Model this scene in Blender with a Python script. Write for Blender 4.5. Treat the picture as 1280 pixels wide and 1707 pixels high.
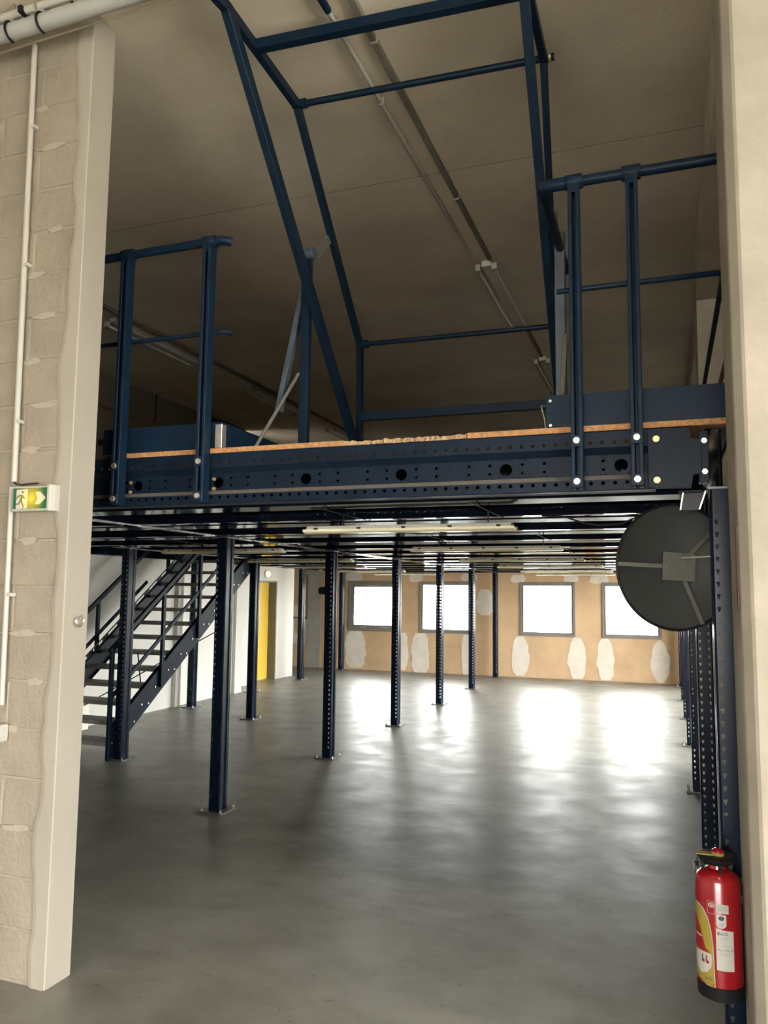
import bpy, bmesh, math, random
from math import sin, cos, pi, radians
from mathutils import Vector, Matrix

for o in list(bpy.data.objects):
    bpy.data.objects.remove(o, do_unlink=True)
S = bpy.context.scene
C = S.collection
random.seed(7)

# ------------------------------------------------------------------ camera
F_PX, YAW, PITCH, ROLL, CAM_H = 1298.1, 0.34875, 0.10204, 0.010626, 1.65
fw = Vector((-sin(YAW)*cos(PITCH), cos(YAW)*cos(PITCH), sin(PITCH)))
r0 = Vector((cos(YAW), sin(YAW), 0.0))
u0 = r0.cross(fw)
rt = cos(ROLL)*r0 + sin(ROLL)*u0
up = -sin(ROLL)*r0 + cos(ROLL)*u0
cam_d = bpy.data.cameras.new('camera')
cam_d.sensor_fit = 'VERTICAL'
cam_d.sensor_height = 24.0
cam_d.lens = 24.0*F_PX/1707.0
cam_d.clip_start = 0.05
cam = bpy.data.objects.new('camera', cam_d)
C.objects.link(cam)
mw = Matrix((rt, up, -fw)).transposed().to_4x4()
mw.translation = Vector((0, 0, CAM_H))
cam.matrix_world = mw
S.camera = cam

# ------------------------------------------------------------------ sky and daylight
world = bpy.data.worlds.new('overcast_sky')
S.world = world
world.use_nodes = True
wn = world.node_tree
bg = wn.nodes['Background']
bg.inputs['Color'].default_value = (1.0, 0.99, 0.97, 1)
bg.inputs['Strength'].default_value = 17.0

def portal(name, loc, rot, sx, sy):
    l = bpy.data.lights.new(name, 'AREA')
    l.shape = 'RECTANGLE'; l.size = sx; l.size_y = sy
    l.cycles.is_portal = True
    o = bpy.data.objects.new(name, l); C.objects.link(o)
    o.location = loc; o.rotation_euler = rot
    return o

S.view_settings.view_transform = 'Standard'
S.view_settings.look = 'None'
S.view_settings.gamma = 1.0
S.view_settings.use_curve_mapping = False
S.view_settings.exposure = 0.85

# ------------------------------------------------------------------ materials
def mat(name, col, rough=0.6, metal=0.0, var=0.0, vscale=3.0, bump=0.0, bscale=40.0,
        col2=None, rvar=0.0, stretch=None, coat=0.0, emis=None, estr=0.0, spec=0.5):
    m = bpy.data.materials.new(name); m.use_nodes = True
    nt = m.node_tree; b = nt.nodes['Principled BSDF']
    b.inputs['Base Color'].default_value = (*col, 1)
    b.inputs['Roughness'].default_value = rough
    b.inputs['Metallic'].default_value = metal
    b.inputs['Coat Weight'].default_value = coat
    b.inputs['Specular IOR Level'].default_value = spec
    if emis:
        b.inputs['Emission Color'].default_value = (*emis, 1)
        b.inputs['Emission Strength'].default_value = estr
    tc = nt.nodes.new('ShaderNodeTexCoord')
    geo = nt.nodes.new('ShaderNodeNewGeometry')
    src = geo.outputs['Position']
    if stretch:
        mp = nt.nodes.new('ShaderNodeMapping')
        mp.inputs['Scale'].default_value = stretch
        nt.links.new(src, mp.inputs['Vector']); src = mp.outputs['Vector']
    if var > 0:
        n = nt.nodes.new('ShaderNodeTexNoise')
        n.inputs['Scale'].default_value = vscale
        n.inputs['Detail'].default_value = 6
        n.inputs['Roughness'].default_value = 0.62
        nt.links.new(src, n.inputs['Vector'])
        rp = nt.nodes.new('ShaderNodeValToRGB')
        rp.color_ramp.elements[0].position = 0.32
        rp.color_ramp.elements[1].position = 0.68
        c2 = col2 if col2 else tuple(c*(1-var) for c in col)
        rp.color_ramp.elements[0].color = (*c2, 1)
        rp.color_ramp.elements[1].color = (*[min(1, c*(1+var*0.4)) for c in col], 1)
        nt.links.new(n.outputs['Fac'], rp.inputs['Fac'])
        nt.links.new(rp.outputs['Color'], b.inputs['Base Color'])
        if rvar > 0:
            mr = nt.nodes.new('ShaderNodeMapRange')
            mr.inputs['To Min'].default_value = rough - rvar
            mr.inputs['To Max'].default_value = rough + rvar
            nt.links.new(n.outputs['Fac'], mr.inputs['Value'])
            nt.links.new(mr.outputs['Result'], b.inputs['Roughness'])
    if bump > 0:
        n2 = nt.nodes.new('ShaderNodeTexNoise')
        n2.inputs['Scale'].default_value = bscale
        n2.inputs['Detail'].default_value = 4
        nt.links.new(src, n2.inputs['Vector'])
        bp = nt.nodes.new('ShaderNodeBump')
        bp.inputs['Strength'].default_value = bump
        bp.inputs['Distance'].default_value = 0.01
        nt.links.new(n2.outputs['Fac'], bp.inputs['Height'])
        nt.links.new(bp.outputs['Normal'], b.inputs['Normal'])
    return m

def floor_material():
    m = bpy.data.materials.new('polished_concrete_floor'); m.use_nodes = True
    nt = m.node_tree; N = nt.nodes; L = nt.links
    b = N['Principled BSDF']
    geo = N.new('ShaderNodeNewGeometry')
    def noise(scale, detail, st=(1, 1, 1), rough=0.6, loc=(0, 0, 0)):
        mp = N.new('ShaderNodeMapping'); mp.inputs['Scale'].default_value = st
        mp.inputs['Location'].default_value = loc
        L.new(geo.outputs['Position'], mp.inputs['Vector'])
        n = N.new('ShaderNodeTexNoise'); n.inputs['Scale'].default_value = scale
        n.inputs['Detail'].default_value = detail; n.inputs['Roughness'].default_value = rough
        L.new(mp.outputs['Vector'], n.inputs['Vector']); return n.outputs['Fac']
    def ramp(v, p0, c0, p1, c1):
        r = N.new('ShaderNodeValToRGB')
        r.color_ramp.elements[0].position = p0; r.color_ramp.elements[0].color = (*c0, 1)
        r.color_ramp.elements[1].position = p1; r.color_ramp.elements[1].color = (*c1, 1)
        L.new(v, r.inputs['Fac']); return r.outputs['Color']
    def mul(a, c):
        x = N.new('ShaderNodeMix'); x.data_type = 'RGBA'; x.blend_type = 'MULTIPLY'
        x.inputs[0].default_value = 1.0
        L.new(a, x.inputs[6]); L.new(c, x.inputs[7]); return x.outputs[2]
    big = ramp(noise(0.55, 4), 0.30, (0.165, 0.156, 0.134), 0.68, (0.245, 0.236, 0.208))
    mid = ramp(noise(2.6, 7, (1, 1.4, 1), 0.68), 0.34, (0.72, 0.71, 0.68), 0.60, (1, 1, 1))
    spots = ramp(noise(26, 2, (1, 1.8, 1), 0.5, (3, 1, 0)), 0.27, (0.40, 0.38, 0.34), 0.295, (1, 1, 1))
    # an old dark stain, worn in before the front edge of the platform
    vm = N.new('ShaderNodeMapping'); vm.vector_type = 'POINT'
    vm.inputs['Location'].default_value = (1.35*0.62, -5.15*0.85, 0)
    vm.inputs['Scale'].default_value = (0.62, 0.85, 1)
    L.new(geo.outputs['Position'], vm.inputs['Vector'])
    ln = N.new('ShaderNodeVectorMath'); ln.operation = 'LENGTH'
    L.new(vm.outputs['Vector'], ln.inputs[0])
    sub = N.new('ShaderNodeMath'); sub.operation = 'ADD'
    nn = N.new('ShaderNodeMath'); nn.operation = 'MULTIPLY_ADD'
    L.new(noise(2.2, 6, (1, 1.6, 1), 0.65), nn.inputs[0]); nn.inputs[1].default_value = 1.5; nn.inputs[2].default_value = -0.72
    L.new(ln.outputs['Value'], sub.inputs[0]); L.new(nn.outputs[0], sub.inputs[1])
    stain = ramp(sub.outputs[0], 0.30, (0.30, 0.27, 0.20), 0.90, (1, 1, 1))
    col = mul(mul(mul(big, mid), spots), stain)
    L.new(col, b.inputs['Base Color'])
    mr = N.new('ShaderNodeMapRange')
    mr.inputs['From Min'].default_value = 0.3; mr.inputs['From Max'].default_value = 0.7
    mr.inputs['To Min'].default_value = 0.33; mr.inputs['To Max'].default_value = 0.48
    L.new(noise(3.0, 6), mr.inputs['Value']); L.new(mr.outputs['Result'], b.inputs['Roughness'])
    b.inputs['Specular IOR Level'].default_value = 0.55
    bp = N.new('ShaderNodeBump'); bp.inputs['Strength'].default_value = 0.10; bp.inputs['Distance'].default_value = 0.02
    L.new(noise(5.0, 5, (1, 1.5, 1)), bp.inputs['Height']); L.new(bp.outputs['Normal'], b.inputs['Normal'])
    return m

M = {}
M['floor'] = floor_material()
M['ceiling'] = mat('bare_concrete_ceiling', (0.60, 0.53, 0.40), 0.9, var=0.22, vscale=0.9, bump=0.25, bscale=30)
M['block'] = mat('plastered_block', (0.27, 0.231, 0.172), 0.9, var=0.18, vscale=4.5, bump=0.5, bscale=55)
M['mortar'] = mat('smeared_mortar', (0.29, 0.25, 0.19), 0.92, var=0.14, vscale=7, bump=0.5, bscale=45)
M['render_wall'] = mat('smooth_wall_render', (0.315, 0.283, 0.228), 0.85, var=0.10, vscale=3, bump=0.15, bscale=20, stretch=(1, 1, 0.35))
M['pillar'] = mat('cast_concrete', (0.275, 0.24, 0.185), 0.85, var=0.16, vscale=3.2, bump=0.25, bscale=26)
M['beam_conc'] = mat('brightened_cast_concrete', (0.62, 0.56, 0.45), 0.85, var=0.14, vscale=3, bump=0.2, bscale=26)  # cast concrete with a raised tone, standing in for light from below
M['white_wall'] = mat('white_painted_wall', (0.57, 0.55, 0.505), 0.7, var=0.06, vscale=1.4, bump=0.08, bscale=30)
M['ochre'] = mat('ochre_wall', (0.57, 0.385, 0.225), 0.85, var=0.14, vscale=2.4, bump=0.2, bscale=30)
M['patch'] = mat('dried_filler', (0.70, 0.63, 0.54), 0.9, var=0.10, vscale=6, bump=0.3, bscale=40)
M['joint'] = mat('ceiling_joint_mortar', (0.13, 0.115, 0.085), 0.95, var=0.3, vscale=5)
M['grey_conc'] = mat('grey_concrete', (0.36, 0.34, 0.30), 0.9, var=0.15, vscale=4, bump=0.3, bscale=40)
M['paving'] = mat('pale_paving', (0.55, 0.53, 0.48), 0.9, var=0.1, vscale=0.6)
M['hall'] = mat('hall_wall', (0.66, 0.61, 0.52), 0.9, var=0.1, vscale=2)
M['dim_upper'] = mat('dimmed_upper_wall', (0.20, 0.18, 0.135), 0.9, var=0.1, vscale=2)  # darkened colour puts the dimness above the deck into the upper walls
M['blue'] = mat('navy_lacquer_steel', (0.0056, 0.0120, 0.0225), 0.36, var=0.25, vscale=9, rvar=0.06, spec=0.10)
M['blue_gloss'] = mat('navy_gloss_joist_paint', (0.004, 0.008, 0.017), 0.075, var=0.2, vscale=9, rvar=0.02, spec=0.75)
M['blue_light'] = mat('blue_lacquer_rail', (0.0054, 0.0150, 0.0300), 0.38, var=0.2, vscale=12, rvar=0.05, spec=0.12)
M['blue_post'] = mat('navy_post_lacquer', (0.0038, 0.0085, 0.0200), 0.24, var=0.2, vscale=9, rvar=0.05, spec=0.12)
M['grey_blue'] = mat('worn_grey_blue_steel', (0.055, 0.075, 0.095), 0.5, var=0.25, vscale=14)
M['zinc'] = mat('zinc_plated_steel', (0.55, 0.53, 0.47), 0.35, metal=0.85, var=0.15, vscale=40)
M['brass'] = mat('yellow_zinc_bolt', (0.62, 0.45, 0.20), 0.4, metal=0.8, var=0.2, vscale=60)
M['plate'] = mat('dull_base_plate', (0.13, 0.13, 0.13), 0.4, metal=0.5, var=0.25, vscale=20)
M['chip'] = mat('chipboard_edge', (0.40, 0.20, 0.08), 0.85, var=0.42, vscale=60, bump=0.5, bscale=150)
M['chip_worn'] = mat('chipped_board_edge', (0.40, 0.26, 0.14), 0.95, var=0.45, vscale=45, bump=0.8, bscale=120)
M['dust'] = mat('dusty_ledge', (0.11, 0.095, 0.08), 0.9, var=0.2, vscale=25)
M['pvc'] = mat('pale_pvc', (0.40, 0.38, 0.33), 0.45, var=0.06, vscale=8)
M['pvc_grey'] = mat('grey_pvc', (0.34, 0.34, 0.31), 0.4, var=0.08, vscale=5)
M['cream'] = mat('cream_cable', (0.46, 0.40, 0.27), 0.6, var=0.1, vscale=9)
M['black'] = mat('black_plastic', (0.010, 0.010, 0.011), 0.5, var=0.2, vscale=30, spec=0.15)
M['rubber'] = mat('black_cable_rubber', (0.01, 0.01, 0.011), 0.6, var=0.2, vscale=30)
M['lamp_body'] = mat('aged_lamp_housing', (0.56, 0.54, 0.44), 0.5, var=0.08, vscale=9)
M['lamp_cover'] = mat('aged_lamp_cover', (0.70, 0.64, 0.44), 0.28, var=0.10, vscale=6)
M['tube'] = mat('fluorescent_tube_off', (0.72, 0.72, 0.68), 0.25, var=0.04, vscale=8)
M['win_frame'] = mat('taupe_window_frame', (0.20, 0.18, 0.155), 0.45, var=0.06, vscale=10)
M['yellow'] = mat('yellow_door_paint', (0.72, 0.47, 0.055), 0.45, var=0.06, vscale=3)
M['door_jamb'] = mat('grey_door_reveal', (0.15, 0.14, 0.105), 0.6, var=0.08, vscale=6)
M['tread'] = mat('stair_tread', (0.26, 0.25, 0.22), 0.55, var=0.3, vscale=18)
M['mirror_back'] = mat('grey_mirror_back', (0.042, 0.044, 0.040), 0.55, var=0.06, vscale=5)
M['mirror_strap'] = mat('grey_strap_steel', (0.135, 0.13, 0.11), 0.5, metal=0.2, var=0.1, vscale=20)
M['chrome'] = mat('dark_bracket_steel', (0.018, 0.018, 0.02), 0.3, var=0.1, vscale=10, spec=0.15)
M['mirror'] = mat('silvered_mirror', (0.85, 0.85, 0.85), 0.03, metal=1.0, var=0.02, vscale=3)
M['red'] = mat('red_extinguisher_paint', (0.27, 0.006, 0.010), 0.25, var=0.12, vscale=16, coat=0.3)
M['red_flat'] = mat('red_print', (0.26, 0.007, 0.012), 0.5, var=0.05, vscale=9)
M['yellow_lbl'] = mat('yellow_label', (0.29, 0.225, 0.03), 0.5, var=0.08, vscale=20)
M['white_lbl'] = mat('white_label', (0.44, 0.42, 0.37), 0.5, var=0.05, vscale=20)
M['ink'] = mat('dark_print', (0.05, 0.05, 0.05), 0.6, var=0.1, vscale=40)
M['grey_ink'] = mat('grey_print', (0.30, 0.29, 0.27), 0.6, var=0.1, vscale=40)
M['plaque'] = mat('faded_red_plaque', (0.12, 0.045, 0.03), 0.6, var=0.3, vscale=30)
M['rail_grey'] = mat('dusty_grey_rail', (0.17, 0.155, 0.115), 0.8, var=0.2, vscale=12)
M['rust'] = mat('rusty_pipe', (0.16, 0.085, 0.035), 0.8, var=0.4, vscale=30)
M['rust_pipe'] = mat('copper_brown_pipe', (0.22, 0.11, 0.045), 0.6, var=0.3, vscale=12)
M['white_box'] = mat('white_box_paint', (0.74, 0.66, 0.58), 0.6, var=0.05, vscale=8)
M['warm_lamp'] = mat('lit_bulkhead_glass', (0.8, 0.7, 0.55), 0.3, var=0.03, vscale=5, emis=(1.0, 0.62, 0.30), estr=0.9)

def glass_mat():
    m = bpy.data.materials.new('window_glass'); m.use_nodes = True
    nt = m.node_tree; b = nt.nodes['Principled BSDF']
    out = nt.nodes['Material Output']
    tr = nt.nodes.new('ShaderNodeBsdfTransparent')
    tr.inputs['Color'].default_value = (0.96, 0.98, 0.97, 1)
    gl = nt.nodes.new('ShaderNodeBsdfGlossy'); gl.inputs['Roughness'].default_value = 0.02
    fr = nt.nodes.new('ShaderNodeFresnel'); fr.inputs['IOR'].default_value = 1.45
    ml = nt.nodes.new('ShaderNodeMath'); ml.operation = 'MULTIPLY'; ml.inputs[1].default_value = 0.6
    nt.links.new(fr.outputs[0], ml.inputs[0])
    mx = nt.nodes.new('ShaderNodeMixShader')
    nt.links.new(ml.outputs[0], mx.inputs[0])
    nt.links.new(tr.outputs[0], mx.inputs[1]); nt.links.new(gl.outputs[0], mx.inputs[2])
    nt.links.new(mx.outputs[0], out.inputs['Surface'])
    return m
M['glass'] = glass_mat()

def sign_mat(name, col, base_e):
    """a back-lit panel: the lamp behind it shows as a warm hot spot that falls off with distance"""
    m = bpy.data.materials.new(name); m.use_nodes = True
    nt = m.node_tree; N = nt.nodes; L = nt.links; b = N['Principled BSDF']
    b.inputs['Base Color'].default_value = (*col, 1); b.inputs['Roughness'].default_value = 0.35
    geo = N.new('ShaderNodeNewGeometry')
    d = N.new('ShaderNodeVectorMath'); d.operation = 'DISTANCE'
    d.inputs[1].default_value = (-2.622, 2.668, 2.043)
    L.new(geo.outputs['Position'], d.inputs[0])
    r = N.new('ShaderNodeValToRGB'); cr = r.color_ramp
    cr.elements[0].position = 0.0; cr.elements[0].color = (1.0, 0.80, 0.12, 1)
    cr.elements[1].position = 0.075; cr.elements[1].color = (col[0]*base_e, col[1]*base_e, col[2]*base_e, 1)
    e = cr.elements.new(0.010); e.color = (1.0, 0.62, 0.0, 1)
    e = cr.elements.new(0.030); e.color = (0.62+col[0]*0.2, 0.34+col[1]*0.15, 0.0, 1)
    L.new(d.outputs['Value'], r.inputs['Fac'])
    L.new(r.outputs['Color'], b.inputs['Emission Color'])
    b.inputs['Emission Strength'].default_value = 0.55
    return m
M['sign_green'] = sign_mat('backlit_green', (0.003, 0.085, 0.028), 0.35)
M['sign_white'] = sign_mat('backlit_white', (0.42, 0.36, 0.29), 0.35)

# ------------------------------------------------------------------ mesh building
class MB:
    def __init__(s): s.v = []; s.f = []
    def add(s, vs, fs):
        o = len(s.v); s.v += [tuple(v) for v in vs]; s.f += [tuple(i+o for i in f) for f in fs]
    def box(s, x0, x1, y0, y1, z0, z1, rot=None):
        vs = [Vector((x, y, z)) for z in (z0, z1) for y in (y0, y1) for x in (x0, x1)]
        if rot:
            c = Vector(((x0+x1)/2, (y0+y1)/2, (z0+z1)/2)); vs = [rot @ (v-c) + c for v in vs]
        s.add(vs, [(0, 2, 3, 1), (4, 5, 7, 6), (0, 1, 5, 4), (2, 6, 7, 3), (0, 4, 6, 2), (1, 3, 7, 5)])
        return s
    def bar(s, a, b, w, h, side=None):
        """rectangular bar from a to b; w across (roughly horizontal), h the other way"""
        a = Vector(a); b = Vector(b); d = (b-a).normalized()
        sd = Vector(side) if side else (Vector((0, 0, 1)) if abs(d.z) < 0.95 else Vector((0, 1, 0)))
        x = d.cross(sd).normalized(); y = x.cross(d).normalized()
        vs = [p + x*i*w/2 + y*j*h/2 for p in (a, b) for i, j in ((-1, -1), (1, -1), (1, 1), (-1, 1))]
        s.add(vs, [(3, 2, 1, 0), (4, 5, 6, 7), (0, 1, 5, 4), (1, 2, 6, 5), (2, 3, 7, 6), (3, 0, 4, 7)])
        return s
    def tube(s, pts, r, n=12, caps=True, rr=None):
        pts = [Vector(p) for p in pts]; m = len(pts)
        t = [(pts[min(i+1, m-1)]-pts[max(i-1, 0)]).normalized() for i in range(m)]
        ref = Vector((0, 0, 1)) if abs(t[0].z) < 0.9 else Vector((1, 0, 0))
        x = t[0].cross(ref).normalized(); vs = []
        for i in range(m):
            x = (x - t[i]*x.dot(t[i])).normalized(); y = t[i].cross(x)
            ri = rr[i] if rr else r
            vs += [pts[i] + (x*cos(2*pi*k/n) + y*sin(2*pi*k/n))*ri for k in range(n)]
        fs = [(i*n+k, i*n+(k+1) % n, (i+1)*n+(k+1) % n, (i+1)*n+k) for i in range(m-1) for k in range(n)]
        if caps: fs += [tuple(reversed(range(n))), tuple(range((m-1)*n, m*n))]
        s.add(vs, fs); return s
    def lathe(s, prof, c, n=32, axis='z'):
        """prof: (radius, height) pairs, from bottom to top"""
        c = Vector(c); vs = []; m = len(prof)
        for r, h in prof:
            for k in range(n):
                a = 2*pi*k/n; p = (r*cos(a), r*sin(a), h)
                if axis == 'y': p = (r*cos(a), h, r*sin(a))
                if axis == 'x': p = (h, r*cos(a), r*sin(a))
                vs.append(c+Vector(p))
        fs = [(i*n+k, i*n+(k+1) % n, (i+1)*n+(k+1) % n, (i+1)*n+k) for i in range(m-1) for k in range(n)]
        fs += [tuple(reversed(range(n))), tuple(range((m-1)*n, m*n))]
        s.add(vs, fs); return s
    def prism(s, poly, a0, a1, axis='x'):
        """poly in the two other axes (cyclic order kept x,y,z), extruded along axis"""
        n = len(poly)
        def P(p, a):
            return {'x': (a, p[0], p[1]), 'y': (p[0], a, p[1]), 'z': (p[0], p[1], a)}[axis]
        vs = [P(p, a0) for p in poly] + [P(p, a1) for p in poly]
        fs = [(k, (k+1) % n, n+(k+1) % n, n+k) for k in range(n)] + [tuple(reversed(range(n))), tuple(range(n, 2*n))]
        s.add(vs, fs); return s
    def strip(s, fn, u0, u1, t0, t1, holes=()):
        """flat sheet in (u,t) mapped by fn, cut by round or keyhole holes.
        holes: list of (u, t, shape) where shape is a list of points around 0; one row, sorted by u"""
        hs = sorted(h for h in holes if u0+0.002 < h[0] < u1-0.002)
        if not hs:
            s.add([fn(u0, t0), fn(u1, t0), fn(u1, t1), fn(u0, t1)], [(0, 1, 2, 3)]); return s
        cuts = [u0] + [(hs[i][0]+hs[i+1][0])/2 for i in range(len(hs)-1)] + [u1]
        for i, (hu, ht, shp) in enumerate(hs):
            a, b = cuts[i], cuts[i+1]
            ang = sorted([(math.atan2(y, x), (x, y)) for x, y in shp] )
            cor = [(math.atan2(y-ht, x-hu), None) for x, y in ((a, t0), (b, t0), (b, t1), (a, t1))]
            al = sorted(ang+cor, key=lambda q: q[0])
            ins = []; outs = []
            def ray_shape(th):
                dx, dy = cos(th), sin(th); n = len(ang)
                for k in range(n):
                    (x1, y1), (x2, y2) = ang[k][1], ang[(k+1) % n][1]
                    den = dx*(y2-y1)-dy*(x2-x1)
                    if abs(den) < 1e-12: continue
                    tt = (x1*(y2-y1)-y1*(x2-x1))/den
                    uu = (x1*dy-y1*dx)/den
                    if tt > 0 and -1e-6 <= uu <= 1+1e-6: return (tt*dx, tt*dy)
                return (0.003*dx, 0.003*dy)
            for th, p in al:
                q = p if p else ray_shape(th)
                ins.append(fn(hu+q[0], ht+q[1]))
                dx, dy = cos(th), sin(th); k = 1e9
                if dx > 1e-9: k = min(k, (b-hu)/dx)
                if dx < -1e-9: k = min(k, (a-hu)/dx)
                if dy > 1e-9: k = min(k, (t1-ht)/dy)
                if dy < -1e-9: k = min(k, (t0-ht)/dy)
                outs.append(fn(hu+dx*k, ht+dy*k))
            n = len(al)
            s.add(ins+outs, [(k, n+k, n+(k+1) % n, (k+1) % n) for k in range(n)])
        return s
    def mesh(s, name, m, org=(0, 0, 0), smooth=False, bev=0.0, solid=0.0, weld=True, segs=1):
        me = bpy.data.meshes.new(name)
        o = Vector(org)
        me.from_pydata([tuple(Vector(v)-o) for v in s.v], [], s.f)
        bm = bmesh.new(); bm.from_mesh(me)
        if weld: bmesh.ops.remove_doubles(bm, verts=bm.verts, dist=1e-5)
        if solid:
            bmesh.ops.solidify(bm, geom=bm.faces[:], thickness=solid)
        if not solid: bmesh.ops.recalc_face_normals(bm, faces=bm.faces)
        if bev:
            es = [e for e in bm.edges if len(e.link_faces) == 2 and e.calc_face_angle(0) > 0.5]
            bmesh.ops.bevel(bm, geom=es, offset=bev, segments=segs, affect='EDGES', profile=0.5, clamp_overlap=True)
        bm.to_mesh(me); bm.free()
        if smooth:
            me.shade_smooth(); me.set_sharp_from_angle(angle=radians(38))
        me.materials.append(m)
        return me
    def build(s, name, m, parent=None, **kw):
        org = Vector((0, 0, 0))
        p = parent
        while p: org += Vector(p.location); p = p.parent
        me = s.mesh(name, m, org=org, **kw)
        o = bpy.data.objects.new(name, me); C.objects.link(o)
        if parent: o.parent = parent
        return o

def tag(o, label=None, cat=None, group=None, kind=None):
    if label: o['label'] = label
    if cat: o['category'] = cat
    if group: o['group'] = group
    if kind: o['kind'] = kind
    return o
def thing(name, loc, label, cat, group=None, rz=0.0):
    o = bpy.data.objects.new(name, None); C.objects.link(o)
    o.location = loc; o.rotation_euler = (0, 0, rz); o.empty_display_size = 0.1
    return tag(o, label, cat, group)
def part(name, me, parent, loc=(0, 0, 0), rot=None):
    o = bpy.data.objects.new(name, me); C.objects.link(o); o.parent = parent; o.location = loc
    if rot: o.rotation_euler = rot
    return o
def dup(o, loc=None, label=None, parent=None):
    c = o.copy(); C.objects.link(c)
    if parent: c.parent = parent
    if loc: c.location = loc
    if label: c['label'] = label
    for ch in o.children: dup(ch, parent=c)
    return c
def struct(mb, name, m, label, cat, **kw):
    return tag(mb.build(name, m, **kw), label, cat, kind='structure')
def circ(r, n=10, ph=0.0): return [(r*cos(2*pi*k/n+ph), r*sin(2*pi*k/n+ph)) for k in range(n)]
ORD = ['first', 'second', 'third', 'fourth', 'fifth', 'sixth', 'seventh', 'eighth', 'ninth', 'tenth',
       'eleventh', 'twelfth', 'thirteenth', 'fourteenth']

# ================================================================== SETTING
ZC = 4.34
YB = 15.62           # back wall
XL = -6.62           # left wall
# floor: two pours with a joint at the line of the front walls
fl = struct(MB().box(-9.5, 6, 2.958, 17, -0.12, 0), 'floor', M['floor'],
            'polished grey concrete floor with scuffs and a worn dark stain', 'floor')
MB().box(-9.5, 6, -8.2, 2.955, -0.12, 0).build('floor_slab', M['floor'], fl)
# ceiling planks
SKX0, SKX1, SKY0, SKY1 = 0.4, 3.0, 1.2, 2.1
ce = struct(MB().box(-9.5, 6, SKY1, 17, ZC+0.09, ZC+0.15).box(-9.5, 6, -8.2, SKY0, ZC+0.09, ZC+0.15)
            .box(-9.5, SKX0, SKY0, SKY1, ZC+0.09, ZC+0.15).box(SKX1, 6, SKY0, SKY1, ZC+0.09, ZC+0.15), 'ceiling', M['ceiling'],
            'bare concrete plank ceiling, light at the front and dark at the back', 'ceiling')
j = [-8.2, -6.7, -4.42, -2.14, SKY0, SKY1, 2.36, 4.60, 6.87, 9.15, 11.43, 13.71, 17]
for a, b in zip(j[:-1], j[1:]):
    if a == SKY0:
        for x0, x1 in ((-9.5, SKX0), (SKX1, 6)): MB().box(x0, x1, a+0.005, b-0.005, ZC, ZC+0.09).build('slab', M['ceiling'], ce)
    else:
        MB().box(-9.5, 6, a+0.004, b-0.004, ZC, ZC+0.09).build('slab', M['ceiling'], ce)
        MB().box(-9.5, 6, b-0.0035, b+0.0035, ZC+0.0012, ZC+0.06).build('joint', M['joint'], ce)
sk = struct(MB().box(SKX0, SKX1, SKY0, SKY0+0.06, ZC+0.02, ZC+0.2).box(SKX0, SKX1, SKY1-0.06, SKY1, ZC+0.02, ZC+0.2)
            .box(SKX0, SKX0+0.06, SKY0+0.06, SKY1-0.06, ZC+0.02, ZC+0.2).box(SKX1-0.06, SKX1, SKY0+0.06, SKY1-0.06, ZC+0.02, ZC+0.2)
            .box((SKX0+SKX1)/2-0.03, (SKX0+SKX1)/2+0.03, SKY0+0.06, SKY1-0.06, ZC+0.02, ZC+0.2), 'window_6', M['win_frame'],
            'rooflight over the hall behind the viewer', 'rooflight')
for x0, x1 in ((SKX0+0.06, (SKX0+SKX1)/2-0.03), ((SKX0+SKX1)/2+0.03, SKX1-0.06)):
    MB().box(x0, x1, SKY0+0.06, SKY1-0.06, ZC+0.15, ZC+0.156).build('pane', M['glass'], sk)

# far ochre wall with four windows
WIN = [(-6.47, -5.31), (-4.87, -3.76), (-2.78, -1.70), (-1.20, -0.12)]
WZ0, WZ1 = 0.815, 1.872
mb = MB()
xs = [-9.5]
for a, b in WIN: xs += [a, b]
xs.append(2.0)
for i in range(0, len(xs), 2): mb.box(xs[i], xs[i+1], YB, YB+0.25, 0, 2.30)
for a, b in WIN:
    mb.box(a, b, YB, YB+0.25, 0, WZ0); mb.box(a, b, YB, YB+0.25, WZ1, 2.30)
wb = struct(mb, 'wall_back', M['ochre'], 'ochre wall with four windows and pale filler patches at the far end', 'wall')
MB().box(-9.5, 2.0, YB, YB+0.25, 2.30, ZC+0.03).build('upper_wall', M['dim_upper'], wb)
MB().box(-7.45, -7.12, YB-0.012, YB, 0, 2.25).build('concrete_strip', M['grey_conc'], wb)
def patch(px0, px1, z0, z1, seed, neck=0.0):
    rnd = random.Random(seed); n = 9; L = []; R = []
    for k in range(n):
        t = k/(n-1); z = z0+(z1-z0)*t
        bulge = 1.0 - neck*abs(t-0.45)*1.6 - (0.25 if k in (0, n-1) else 0)
        c = (px0+px1)/2; h = (px1-px0)/2*bulge
        L.append((c-h*(1+rnd.uniform(-.12, .12)), z)); R.append((c+h*(1+rnd.uniform(-.12, .12)), z))
    MB().prism(L+R[::-1], YB-0.005, YB, 'y').build('filler_patch', M['patch'], wb)
for i, (a, b, c, d, nk) in enumerate([
        (-6.55, -6.05, 0.04, 0.81, .3), (-5.38, -5.10, 0.03, 0.80, .4), (-5.04, -4.66, 0.0, 0.80, .2),
        (-3.98, -3.72, 0.0, 0.80, .2), (-2.98, -2.58, 0.03, 0.80, .5), (-1.86, -1.50, 0.02, 0.80, .4),
        (-1.32, -0.98, 0.02, 0.80, .4), (-0.35, 0.03, 0.02, 0.80, .7), (-3.68, -3.28, 1.20, 1.72, .5),
        (-6.55, -6.15, 1.88, 2.05, .2), (-4.0, -3.62, 1.88, 2.04, .3), (-5.1, -4.8, 1.86, 2.05, .2),
        (-2.95, -2.66, 1.86, 2.02, .2), (-1.92, -1.62, 1.88, 2.02, .2), (-1.42, -1.05, 1.85, 2.02, .3)]):
    patch(a, b, c, d, i+3, nk)
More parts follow.
